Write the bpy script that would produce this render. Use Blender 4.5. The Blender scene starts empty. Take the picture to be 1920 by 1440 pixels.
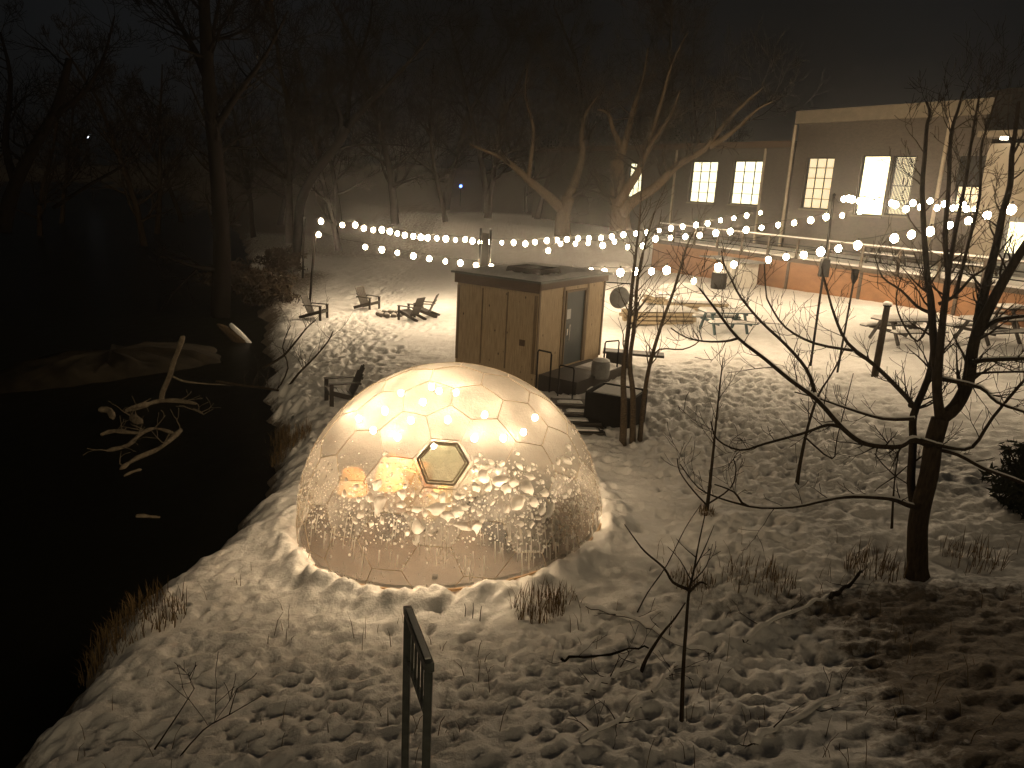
import bpy, bmesh, math, random
import numpy as np
from mathutils import Vector, Matrix, Euler

random.seed(7); RNG = np.random.default_rng(11)
sc = bpy.context.scene
COL = sc.collection
R = math.radians

# ------------------------------------------------------------------ camera
CH, PITCH, ROLL, FPX = 5.2, R(14.5), R(3.0), 1450.0
_fw = np.array([0, math.cos(PITCH), -math.sin(PITCH)])
_r0 = np.array([1, 0, 0.]); _u0 = np.array([0, math.sin(PITCH), math.cos(PITCH)])
_rt = math.cos(ROLL) * _r0 + math.sin(ROLL) * _u0
_up = -math.sin(ROLL) * _r0 + math.cos(ROLL) * _u0
CAM = np.array([0, 0, CH])

def ray(px, py): return _fw + _rt * (px - 960) / FPX - _up * (py - 720) / FPX
def at_y(px, py, Y):
    d = ray(px, py); return CAM + d * (Y / d[1])
def at_z(px, py, z):
    d = ray(px, py); return CAM + d * ((z - CH) / d[2])
def at_plane(px, py, p0, n):
    d = ray(px, py); return CAM + d * (np.dot(np.array(p0) - CAM, n) / np.dot(d, n))

cd = bpy.data.cameras.new('camera'); co = bpy.data.objects.new('camera', cd); COL.objects.link(co)
cd.sensor_fit = 'HORIZONTAL'; cd.sensor_width = 36; cd.lens = FPX / 1920 * 36
cd.clip_start = .1; cd.clip_end = 3000
m = Matrix(((_rt[0], _up[0], -_fw[0], 0), (_rt[1], _up[1], -_fw[1], 0), (_rt[2], _up[2], -_fw[2], CH), (0, 0, 0, 1)))
co.matrix_world = m
sc.camera = co

# ------------------------------------------------------------------ noise
def _hash(i, j, s):
    h = (i.astype(np.int64) * 374761393 + j.astype(np.int64) * 668265263 + s * 974711) & 0xffffffff
    h = ((h ^ (h >> 13)) * 1274126177) & 0xffffffff
    return ((h ^ (h >> 16)) & 0xffff) / 65535.0
def noise2(x, y, s=0):
    x = np.asarray(x, float); y = np.asarray(y, float)
    i = np.floor(x); j = np.floor(y); u = x - i; v = y - j
    def g(di, dj):
        a = _hash(i + di, j + dj, s) * 2 * math.pi
        return np.cos(a) * (u - di) + np.sin(a) * (v - dj)
    su = u * u * u * (u * (u * 6 - 15) + 10); sv = v * v * v * (v * (v * 6 - 15) + 10)
    a = g(0, 0) * (1 - su) + g(1, 0) * su; b = g(0, 1) * (1 - su) + g(1, 1) * su
    return (a * (1 - sv) + b * sv) * 1.5
def sstep(a, b, x):
    t = np.clip((x - a) / (b - a), 0, 1); return t * t * (3 - 2 * t)

# ------------------------------------------------------------------ terrain
W0 = np.array([12.8, 40.0]); WD = np.array([-.49, .872]); WD /= np.linalg.norm(WD); WN = np.array([WD[1], -WD[0]])
WEND = 9.4
DOME_C = np.array([-.87, 11.55, .03]); DOME_R = 2.41
_sy = [-30, 0, 4, 5.6, 6.7, 7.6, 8.2, 8.9, 9.8, 10.8, 12.1, 13.5, 15.5, 17.5, 20, 27, 36, 47, 70, 200, 2000]
_sx = [-5.2, -5.1, -5.1, -5.2, -5.45, -5.6, -5.7, -5.85, -5.75, -5.55, -5.3, -5.3, -5.6, -6.1, -7.4, -9.6, -13, -17, -26, -80, -800]
WATER = -1.0

def t_base(x, y):
    x = np.asarray(x, float); y = np.asarray(y, float)
    z = .06 * np.clip(x, -7, 16) + .05 * np.clip((x + .87), -2.6, 2.6) * np.exp(-((x + .87) ** 2 + (y - 11.5) ** 2) / 16)
    # embankment towards the viewer
    z = z + .26 * np.clip(7.6 - y, 0, 8) * sstep(-4.5, .5, x) + .18 * np.clip(9.6 - y, 0, 10) * sstep(3.0, 7.0, x)
    # terrace behind the retaining wall
    s = (x - W0[0]) * WD[0] + (y - W0[1]) * WD[1]; d = (x - W0[0]) * WN[0] + (y - W0[1]) * WN[1]
    soft = sstep(WEND - 1, WEND + 3, s)
    t = (1 - soft) * sstep(.35, .75, d) + soft * sstep(-4, 4, d + .35 * np.clip(s - WEND, 0, 20))
    t = t * sstep(-40, -28, s)
    z = z * (1 - t) + 2.25 * t
    z = z + 5 * sstep(90, 260, y) + 10 * sstep(200, 900, y)
    return z
def shore(x, y):
    xs = np.interp(y, _sy, _sx) + (.14 + .3 * sstep(14, 20, y)) * noise2(y * .7, y * 0 + 3.3, 5) + .10 * noise2(y * 2.3, y * 0 + 1.3, 6)
    return x - xs
def terrain(x, y, detail=True):
    x = np.asarray(x, float); y = np.asarray(y, float)
    z = t_base(x, y)
    d = shore(x, y)
    w = sstep(-.3, 1.25 + .02 * np.clip(y, 0, 60), d)
    z = z * w + (-1.75) * (1 - w)
    # far bank of the river
    width = 17 + .35 * np.clip(y, 0, 120)
    ob = sstep(width - 2, width + 6, -d)
    z = z * (1 - ob) + (.3 + .02 * np.clip(-d - width, 0, 200)) * ob
    return z
def terrain_fine(x, y):
    z = terrain(x, y)
    near = 1 - sstep(20, 40, y)
    rough = .35 + .65 * near
    smooth_apron = 1 - .55 * np.exp(-(np.maximum(0, np.hypot(x + .87, y - 11.55) - 2.5) / 1.1) ** 2)
    lawn = 1 - .72 * sstep(20, 26, y) * sstep(-8, -5, x)
    k = smooth_apron * lawn
    n = .05 * noise2(x * .9, y * 1.25, 1) + .05 * noise2(x * 1.9, y * 3.1, 2) + .026 * noise2(x * 4.2, y * 6.5, 3) + .040 * noise2(x * 8, y * 12, 4) + .042 * noise2(x * 15, y * 19, 8) * (.5 + noise2(x * 1.1, y * 1.3, 61))
    rid = .07 * (1 - 2 * np.abs(noise2((x * .82 + y * .57) * .9 + 7 + .25 * noise2(x * 2, y * 2, 40), (y * .82 - x * .57) * 4.4, 9))) * (1 - sstep(9, 12, y)) * (1 - .7 * sstep(2.5, 5, x)) + .05 * (1 - 2 * np.abs(noise2(x * 2.2 + 17, y * 5.0, 10))) * sstep(2, 4, x) * sstep(9, 10.5, y) * (1 - sstep(20, 23, y))
    above = sstep(WATER - .1, WATER + .5, z)
    z = z + (.85 * n + .34 * rid - .02) * k * above
    # ring of snow banked against the dome
    rr = np.hypot(x + .87, y - 11.55)
    z = z + .14 * np.exp(-((rr - 2.60) / .24) ** 2) * (1 + .7 * noise2(x * 2.5, y * 2.5, 21) + .7 * noise2(x * 6, y * 6, 22)) - .03 * np.exp(-((rr - 3.5) / .4) ** 2)
    # lumps at the river's edge
    d = shore(x, y)
    z = z + .06 * np.exp(-((d - .9) / .6) ** 2) * noise2(x * 2.6, y * 2.6, 31) * above
    return z

def grd(x, y): return float(terrain(np.array([x]), np.array([y]))[0])
def on_ground(px, py):
    d = ray(px, py); ts = np.linspace(2, 160, 6000); P = CAM + d[None, :] * ts[:, None]
    h = terrain(P[:, 0], P[:, 1]); k = np.argmax(P[:, 2] < h)
    p = P[k]; p[2] = h[k]; return p

# ------------------------------------------------------------------ materials
def mat(name):
    m_ = bpy.data.materials.new(name); m_.use_nodes = True
    nt = m_.node_tree; b = nt.nodes['Principled BSDF']
    return m_, nt, b
def N(nt, t, **kw):
    n = nt.nodes.new(t)
    for k, v in kw.items(): setattr(n, k, v)
    return n
def ramp(nt, src, stops):
    r = N(nt, 'ShaderNodeValToRGB'); e = r.color_ramp.elements
    while len(e) < len(stops): e.new(.5)
    for i, (p, c) in enumerate(stops):
        e[i].position = p; e[i].color = (c, c, c, 1) if isinstance(c, (int, float)) else (*c, 1)
    nt.links.new(src, r.inputs[0]); return r
def noisen(nt, scale, detail=4, rough=.55, coord='Object', stretch=None):
    tc = N(nt, 'ShaderNodeTexCoord'); n = N(nt, 'ShaderNodeTexNoise')
    n.inputs['Scale'].default_value = scale; n.inputs['Detail'].default_value = detail; n.inputs['Roughness'].default_value = rough
    if stretch:
        mp = N(nt, 'ShaderNodeMapping'); mp.inputs['Scale'].default_value = stretch
        nt.links.new(tc.outputs[coord], mp.inputs[0]); nt.links.new(mp.outputs[0], n.inputs['Vector'])
    else: nt.links.new(tc.outputs[coord], n.inputs['Vector'])
    return n
def simple(name, c1, c2=None, scale=6, rough=.7, stretch=None, bump=0, metal=0, detail=5):
    m_, nt, b = mat(name)
    c2 = c2 or tuple(v * .65 for v in c1)
    n = noisen(nt, scale, detail, .6, 'Object', stretch)
    r = ramp(nt, n.outputs['Fac'], [(.32, c2), (.68, c1)])
    nt.links.new(r.outputs[0], b.inputs['Base Color'])
    b.inputs['Roughness'].default_value = rough; b.inputs['Metallic'].default_value = metal
    if rough > .78: b.inputs['Specular IOR Level'].default_value = .08
    if bump:
        bp = N(nt, 'ShaderNodeBump'); bp.inputs['Strength'].default_value = bump; bp.inputs['Distance'].default_value = .02
        nt.links.new(n.outputs['Fac'], bp.inputs['Height']); nt.links.new(bp.outputs[0], b.inputs['Normal'])
    return m_
def emit(name, col, s):
    m_, nt, b = mat(name)
    b.inputs['Base Color'].default_value = (*col, 1); b.inputs['Emission Color'].default_value = (*col, 1); b.inputs['Emission Strength'].default_value = s
    return m_

def snow_material():
    m_, nt, b = mat('snow')
    n = noisen(nt, 3.2, 6, .6); r = ramp(nt, n.outputs['Fac'], [(.3, (.70, .68, .65)), (.7, (.82, .81, .79))])
    # dead grass, bare earth and painted-in shade where the mesh says so
    at = N(nt, 'ShaderNodeAttribute', attribute_name='soil_shade')
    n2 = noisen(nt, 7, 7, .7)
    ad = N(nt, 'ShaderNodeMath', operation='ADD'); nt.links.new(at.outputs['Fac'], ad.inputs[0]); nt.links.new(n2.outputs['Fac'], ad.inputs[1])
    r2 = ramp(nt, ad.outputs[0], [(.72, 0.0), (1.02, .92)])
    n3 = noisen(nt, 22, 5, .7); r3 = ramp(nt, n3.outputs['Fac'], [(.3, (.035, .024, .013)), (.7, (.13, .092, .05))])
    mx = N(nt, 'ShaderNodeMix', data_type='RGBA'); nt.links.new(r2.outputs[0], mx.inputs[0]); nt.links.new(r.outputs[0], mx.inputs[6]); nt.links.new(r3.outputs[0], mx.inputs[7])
    nt.links.new(mx.outputs[2], b.inputs['Base Color'])
    b.inputs['Roughness'].default_value = .75; b.inputs['Specular IOR Level'].default_value = .2
    n4 = noisen(nt, 16, 6, .65); bp = N(nt, 'ShaderNodeBump'); bp.inputs['Strength'].default_value = .55; bp.inputs['Distance'].default_value = .035
    nt.links.new(n4.outputs['Fac'], bp.inputs['Height']); nt.links.new(bp.outputs[0], b.inputs['Normal'])
    return m_
def water_material():
    m_, nt, b = mat('river_water')
    b.inputs['Base Color'].default_value = (.006, .006, .004, 1); b.inputs['Roughness'].default_value = .3; b.inputs['Specular IOR Level'].default_value = .02
    n = noisen(nt, 2.2, 4, .5, 'Object', (1, .5, 1)); bp = N(nt, 'ShaderNodeBump'); bp.inputs['Strength'].default_value = .25; bp.inputs['Distance'].default_value = .05
    nt.links.new(n.outputs['Fac'], bp.inputs['Height']); nt.links.new(bp.outputs[0], b.inputs['Normal'])
    return m_
def plywood_material():
    m_, nt, b = mat('plywood')
    n = noisen(nt, 5, 6, .6, 'Object', (6, 6, .5)); r = ramp(nt, n.outputs['Fac'], [(.25, (.25, .175, .10)), (.5, (.40, .30, .18)), (.75, (.52, .40, .25))])
    v = N(nt, 'ShaderNodeTexVoronoi'); v.inputs['Scale'].default_value = 2.6; tc = N(nt, 'ShaderNodeTexCoord')
    mp = N(nt, 'ShaderNodeMapping'); mp.inputs['Scale'].default_value = (1.6, 1.6, 1.0); nt.links.new(tc.outputs['Object'], mp.inputs[0]); nt.links.new(mp.outputs[0], v.inputs['Vector'])
    rk = ramp(nt, v.outputs['Distance'], [(.05, 1.0), (.12, 0.0)])
    mx = N(nt, 'ShaderNodeMix', data_type='RGBA'); nt.links.new(rk.outputs[0], mx.inputs[0]); nt.links.new(r.outputs[0], mx.inputs[6]); mx.inputs[7].default_value = (.05, .024, .01, 1)
    nt.links.new(mx.outputs[2], b.inputs['Base Color']); b.inputs['Roughness'].default_value = .75
    return m_
def brick_material(name, c1, c2, mortar, scale):
    m_, nt, b = mat(name)
    tc = N(nt, 'ShaderNodeTexCoord'); mp = N(nt, 'ShaderNodeMapping'); mp.inputs['Rotation'].default_value = (R(90), 0, 0)
    br = N(nt, 'ShaderNodeTexBrick'); br.inputs['Color1'].default_value = (*c1, 1); br.inputs['Color2'].default_value = (*c2, 1); br.inputs['Mortar'].default_value = (*mortar, 1)
    br.inputs['Scale'].default_value = scale; br.inputs['Mortar Size'].default_value = .012
    nt.links.new(tc.outputs['Object'], mp.inputs[0]); nt.links.new(mp.outputs[0], br.inputs['Vector'])
    n = noisen(nt, .6, 5, .6); r = ramp(nt, n.outputs['Fac'], [(.3, .7), (.7, 1.0)])
    mx = N(nt, 'ShaderNodeMix', data_type='RGBA', blend_type='MULTIPLY'); mx.inputs[0].default_value = 1
    nt.links.new(br.outputs['Color'], mx.inputs[6]); nt.links.new(r.outputs[0], mx.inputs[7]); nt.links.new(mx.outputs[2], b.inputs['Base Color'])
    b.inputs['Roughness'].default_value = .85
    return m_
def dome_material(name, lo, hi, trans, streak, tint=(.88, .80, .70), soft=.42):
    """Frosted polycarbonate: translucent rime with clearer patches that let the inside through."""
    m_, nt, b = mat(name); out = nt.nodes['Material Output']; nt.nodes.remove(b)
    n1 = noisen(nt, 2.0, 3, .5); n2 = noisen(nt, 13, 7, .72, 'Object', (1, 1, streak)); n3 = noisen(nt, 38, 4, .6, 'Object', (1, 1, streak))
    a = N(nt, 'ShaderNodeMath', operation='MULTIPLY_ADD'); nt.links.new(n1.outputs['Fac'], a.inputs[0]); a.inputs[1].default_value = .8; nt.links.new(n2.outputs['Fac'], a.inputs[2])
    a2 = N(nt, 'ShaderNodeMath', operation='MULTIPLY_ADD'); nt.links.new(n3.outputs['Fac'], a2.inputs[0]); a2.inputs[1].default_value = .5; nt.links.new(a.outputs[0], a2.inputs[2])
    fr = N(nt, 'ShaderNodeMapRange'); nt.links.new(a2.outputs[0], fr.inputs[0])
    fr.inputs[1].default_value = .85; fr.inputs[2].default_value = 1.45; fr.inputs[3].default_value = lo; fr.inputs[4].default_value = hi
    tl = N(nt, 'ShaderNodeBsdfTranslucent'); tl.inputs[0].default_value = (*tint, 1)
    df = N(nt, 'ShaderNodeBsdfDiffuse'); df.inputs[0].default_value = (tint[0] * .9, tint[1] * .92, tint[2] * .94, 1)
    m1 = N(nt, 'ShaderNodeMixShader'); m1.inputs[0].default_value = soft; nt.links.new(tl.outputs[0], m1.inputs[1]); nt.links.new(df.outputs[0], m1.inputs[2])
    tp = N(nt, 'ShaderNodeBsdfTransparent'); tp.inputs[0].default_value = (trans, trans * .95, trans * .87, 1)
    m2 = N(nt, 'ShaderNodeMixShader'); nt.links.new(fr.outputs[0], m2.inputs[0]); nt.links.new(tp.outputs[0], m2.inputs[1]); nt.links.new(m1.outputs[0], m2.inputs[2])
    gl = N(nt, 'ShaderNodeBsdfGlossy'); gl.inputs['Roughness'].default_value = .28; gl.inputs[0].default_value = (.9, .9, .9, 1)
    m3 = N(nt, 'ShaderNodeMixShader'); m3.inputs[0].default_value = .05; nt.links.new(m2.outputs[0], m3.inputs[1]); nt.links.new(gl.outputs[0], m3.inputs[2])
    bp = N(nt, 'ShaderNodeBump'); bp.inputs['Strength'].default_value = .7; bp.inputs['Distance'].default_value = .03; nt.links.new(a2.outputs[0], bp.inputs['Height'])
    for q in (tl, df, gl): nt.links.new(bp.outputs[0], q.inputs['Normal'])
    nt.links.new(m3.outputs[0], out.inputs['Surface'])
    return m_

def crust_material():
    m_, nt, b = mat('clinging_snow'); out = nt.nodes['Material Output']; nt.nodes.remove(b)
    n = noisen(nt, 14, 5, .6); r = ramp(nt, n.outputs['Fac'], [(.3, (.88, .85, .80)), (.7, (.97, .96, .94))])
    tl = N(nt, 'ShaderNodeBsdfTranslucent'); df = N(nt, 'ShaderNodeBsdfDiffuse'); mx = N(nt, 'ShaderNodeMixShader'); mx.inputs[0].default_value = .22
    for q in (tl, df): nt.links.new(r.outputs[0], q.inputs[0])
    nt.links.new(tl.outputs[0], mx.inputs[1]); nt.links.new(df.outputs[0], mx.inputs[2])
    tp = N(nt, 'ShaderNodeBsdfTransparent'); m2 = N(nt, 'ShaderNodeMixShader'); m2.inputs[0].default_value = .05
    nt.links.new(mx.outputs[0], m2.inputs[1]); nt.links.new(tp.outputs[0], m2.inputs[2]); nt.links.new(m2.outputs[0], out.inputs['Surface'])
    return m_
def skin_material(name, col, tr):
    m_, nt, b = mat(name); out = nt.nodes['Material Output']; nt.nodes.remove(b)
    n = noisen(nt, 9, 4, .6); r = ramp(nt, n.outputs['Fac'], [(.3, tuple(c * .7 for c in col)), (.7, col)])
    tl = N(nt, 'ShaderNodeBsdfTranslucent'); df = N(nt, 'ShaderNodeBsdfDiffuse'); mx = N(nt, 'ShaderNodeMixShader'); mx.inputs[0].default_value = 1 - tr
    for q in (tl, df): nt.links.new(r.outputs[0], q.inputs[0])
    nt.links.new(tl.outputs[0], mx.inputs[1]); nt.links.new(df.outputs[0], mx.inputs[2]); nt.links.new(mx.outputs[0], out.inputs['Surface'])
    return m_
M = {}
M['snow'] = snow_material()
M['crust'] = crust_material()
M['shade'] = emit('lit_ochre_shade', (1, .50, .15), 1.1)
M['snowcap'] = simple('snow_cover', (.80, .79, .77), (.68, .66, .63), 9, .8, bump=.5)
M['water'] = water_material()
M['ply'] = plywood_material()
M['trim'] = simple('timber_trim', (.23, .16, .09), (.11, .075, .04), 5, .75, (5, 5, .6))
M['fascia'] = simple('fascia_board', (.10, .055, .024), (.05, .026, .011), 6, .75, (3, 3, 8))
M['door'] = simple('steel_door', (.055, .068, .07), (.04, .05, .053), 3, .45)
M['paper'] = simple('paper', (.7, .7, .68), (.6, .6, .58), 4, .8)
M['black'] = simple('black_metal', (.014, .012, .010), (.007, .006, .005), 12, .85)
M['steel'] = simple('bright_steel', (.55, .53, .5), (.4, .38, .36), 5, .22, metal=1)
M['galv'] = simple('galvanised_rail', (.10, .11, .10), (.06, .068, .062), 14, .5, metal=.3)
M['dkwood'] = simple('dark_stained_wood', (.030, .022, .014), (.014, .010, .006), 8, .6, (2, 2, 8))
M['teal'] = simple('teal_painted_wood', (.03, .075, .085), (.018, .045, .05), 9, .6)
M['bark'] = simple('dark_bark', (.055, .040, .025), (.020, .014, .009), 16, .9, (2, 2, .5), bump=.8)
M['bark_lit'] = simple('lit_bark', (.125, .09, .055), (.05, .034, .019), 9, .9, (2, 2, .5), bump=.8)  # lit copy of the bark: light put into the paler colour
M['bark_far'] = simple('woodland_bark', (.030, .020, .011), (.012, .008, .004), 3, .95)  # the wood's lack of light is put into the colour; also darker twigs
M['bark_dark'] = simple('unlit_bark', (.007, .005, .0035), (.003, .002, .0015), 3, .95)  # near-black copy of the bark: missing light painted into the colour
M['birch'] = simple('young_birch_bark', (.14, .105, .07), (.035, .026, .017), 24, .8, (1, 1, 2.5))
M['drift'] = simple('bleached_driftwood', (.24, .20, .145), (.12, .095, .065), 9, .9)
M['orange'] = simple('rusty_orange_cladding', (.31, .155, .07), (.20, .095, .04), 1.2, .7, (1, 1, 2))
M['facade'] = brick_material('old_brick', (.070, .053, .037), (.045, .034, .023), (.085, .069, .051), 3.4)
M['cornice'] = simple('pale_stone_cornice', (.18, .15, .11), (.13, .11, .08), 3, .8)
M['pipe'] = simple('downpipe', (.34, .28, .2), (.25, .2, .14), 4, .6)
M['deck'] = simple('deck_board', (.09, .065, .042), (.045, .032, .02), 6, .75)
M['white'] = simple('corrugated_white_sheet', (.62, .60, .55), (.5, .48, .43), 4, .6)
M['pine'] = simple('pale_sawn_timber', (.42, .34, .22), (.30, .23, .14), 7, .75)
M['grey'] = simple('grey_panel', (.22, .22, .21), (.16, .16, .155), 8, .6)
M['stone'] = simple('fire_ring_stone', (.16, .14, .12), (.07, .06, .05), 9, .9, bump=.6)
M['grass'] = simple('dead_grass', (.20, .14, .07), (.10, .066, .03), 12, .9)
M['needles'] = simple('dark_needles', (.030, .034, .018), (.014, .017, .009), 12, .9)
M['floor'] = simple('dome_floor_boards', (.075, .05, .032), (.045, .03, .018), 3, .7, (1, 8, 1))
M['rim'] = skin_material('dome_base_ring', (.80, .60, .40), .6)  # light spilling under the dome edge is put into this warm colour
M['seam'] = simple('panel_joint', (.58, .48, .36), (.42, .34, .25), 14, .6)
M['rust'] = simple('rust_throw', (.50, .20, .06), (.35, .12, .035), 7, .9)
M['ochre'] = simple('ochre_cushion', (.72, .50, .16), (.55, .36, .11), 7, .9)
M['navy'] = simple('navy_upholstery', (.018, .022, .032), (.010, .012, .018), 6, .8)
M['cloth'] = simple('table_linen', (.42, .37, .30), (.30, .26, .20), 7, .9)
M['dome_top'] = dome_material('rimed_panel', .54, .80, .92, .5, (.235, .21, .175))
M['dome_low'] = dome_material('fogged_panel', .10, .24, .82, .5)
M['dome_ice'] = dome_material('thawed_panel', .14, .78, .75, .45, (.52, .47, .405))
M['hatch'] = dome_material('hatch_glass', .3, .7, .3, .8, (.26, .25, .17))
M['ice'] = simple('ice', (.75, .70, .62), (.6, .55, .48), 10, .2)
M['bulb'] = emit('lit_bulb', (1, .76, .49), 138)
M['domebulb'] = emit('lit_dome_bulb', (1, .77, .51), 520)
M['window'] = emit('lit_window', (1.0, .94, .64), 1.6)
M['window_dim'] = emit('dim_lit_window', (1.0, .88, .60), .55)
M['porch'] = simple('cream_render', (.31, .27, .21), (.25, .215, .165), 2, .8)
M['spark_w'] = emit('far_white_lamp', (.75, .85, 1), 5)
M['spark_b'] = emit('far_blue_lamp', (.08, .16, 1), 14)
M['dim_shelf'] = simple('dim_snow_shelf', (.035, .028, .019), (.010, .008, .005), 1.6, .9, bump=.6)  # the snow shelf's unlit dimness is put into this dark brown

# ------------------------------------------------------------------ mesh builder
class MB:
    def __init__(s): s.v = []; s.f = []; s.mi = []; s.cur = 0
    def add(s, vs, fs):
        o = len(s.v); s.v += [tuple(map(float, q)) for q in vs]; s.f += [tuple(i + o for i in q) for q in fs]; s.mi += [s.cur] * len(fs); return s
    def box(s, c, size, rot=None, taper=1.0):
        hx, hy, hz = (q / 2 for q in size); vs = []
        for z, k in ((-hz, 1.0), (hz, taper)):
            for x, y in ((-hx, -hy), (hx, -hy), (hx, hy), (-hx, hy)):
                p = Vector((x * k, y * k, z))
                if rot is not None: p = rot @ p
                vs.append((p[0] + c[0], p[1] + c[1], p[2] + c[2]))
        return s.add(vs, [(3, 2, 1, 0), (4, 5, 6, 7), (0, 1, 5, 4), (1, 2, 6, 5), (2, 3, 7, 6), (3, 0, 4, 7)])
    def bar(s, a, b, w, h):
        a = Vector(a); b = Vector(b); d = b - a; L = d.length
        if L < 1e-6: return s
        z = d / L; ref = Vector((0, 0, 1)) if abs(z.z) < .95 else Vector((0, 1, 0))
        x = ref.cross(z).normalized(); y = z.cross(x)
        return s.box((a + b) / 2, (w, h, L), Matrix((x, y, z)).transposed())
    def tube(s, pts, rads, sides=6, cap=True):
        P = [np.array(p, float) for p in pts]; n = len(P)
        if not hasattr(rads, '__len__'): rads = [rads] * n
        t0 = P[1] - P[0]; ref = np.array([0, 0, 1.]) if abs(t0[2]) < .9 * np.linalg.norm(t0) else np.array([1., 0, 0])
        vs = []; 
        for i in range(n):
            t = P[min(i + 1, n - 1)] - P[max(i - 1, 0)]; t = t / (np.linalg.norm(t) + 1e-9)
            u = np.cross(ref, t); u /= (np.linalg.norm(u) + 1e-9); w = np.cross(t, u); ref = np.cross(t, u) * 0 + w if False else ref - t * np.dot(ref, t)
            nr = np.linalg.norm(ref); ref = ref / nr if nr > 1e-4 else w
            for k in range(sides):
                a = 2 * math.pi * k / sides; vs.append(P[i] + (u * math.cos(a) + w * math.sin(a)) * rads[i])
        fs = []
        for i in range(n - 1):
            for k in range(sides):
                k2 = (k + 1) % sides; fs.append((i * sides + k, i * sides + k2, (i + 1) * sides + k2, (i + 1) * sides + k))
        if cap: fs.append(tuple(range(sides - 1, -1, -1))); fs.append(tuple((n - 1) * sides + k for k in range(sides)))
        return s.add(vs, fs)
    def lathe(s, c, prof, sides=24, axis=None):
        vs = []; fs = []
        for r_, z in prof:
            for k in range(sides):
                a = 2 * math.pi * k / sides; p = Vector((r_ * math.cos(a), r_ * math.sin(a), z))
                if axis is not None: p = axis @ p
                vs.append((p[0] + c[0], p[1] + c[1], p[2] + c[2]))
        for i in range(len(prof) - 1):
            for k in range(sides):
                k2 = (k + 1) % sides; fs.append((i * sides + k, i * sides + k2, (i + 1) * sides + k2, (i + 1) * sides + k))
        return s.add(vs, fs)
    def ball(s, c, r_, squash=None, seed=0, amp=.0, sub=1):
        V, F = _ico(sub); rr = random.Random(seed); vs = []
        for p in V:
            k = r_ * (1 + amp * (rr.random() * 2 - 1)); q = Vector(p) * k
            if squash is not None: q = squash @ q
            vs.append((q[0] + c[0], q[1] + c[1], q[2] + c[2]))
        return s.add(vs, F)
    def build(s, name, material, parent=None, smooth=False):
        me = bpy.data.meshes.new(name); me.from_pydata(s.v, [], s.f)
        ms = material if isinstance(material, (list, tuple)) else [material]
        for q in ms: me.materials.append(q)
        if len(ms) > 1: me.polygons.foreach_set('material_index', s.mi)
        if smooth: me.polygons.foreach_set('use_smooth', [True] * len(me.polygons))
        me.update()
        o = bpy.data.objects.new(name, me); COL.objects.link(o)
        if parent is not None:
            o.parent = parent
        return o
_icoc = {}
def _ico(sub):
    if sub not in _icoc:
        b = bmesh.new(); bmesh.ops.create_icosphere(b, subdivisions=sub, radius=1)
        _icoc[sub] = ([tuple(v.co) for v in b.verts], [tuple(v.index for v in f.verts) for f in b.faces]); b.free()
    return _icoc[sub]

def thing(name, label, cat, loc=(0, 0, 0), rotz=0, group=None):
    o = bpy.data.objects.new(name, None); COL.objects.link(o); o.empty_display_size = .2
    o.location = loc; o.rotation_euler = (0, 0, rotz); o['label'] = label; o['category'] = cat
    if group: o['group'] = group
    return o
def tag(o, label, cat, group=None):
    o['label'] = label; o['category'] = cat
    if group: o['group'] = group
    return o
def dup(root, loc, rotz, label=None, group=None, scale=None):
    r_ = root.copy(); COL.objects.link(r_); r_.location = loc; r_.rotation_euler = (0, 0, rotz)
    if scale: r_.scale = (scale,) * 3
    if label: r_['label'] = label
    if group: r_['group'] = group
    for ch in list(root.children):
        c = ch.copy(); COL.objects.link(c); c.parent = r_
        for g in list(ch.children):
            d = g.copy(); COL.objects.link(d); d.parent = c
    return r_
def rel(pts, org): return [np.array(p) - np.array(org) for p in pts]

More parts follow.
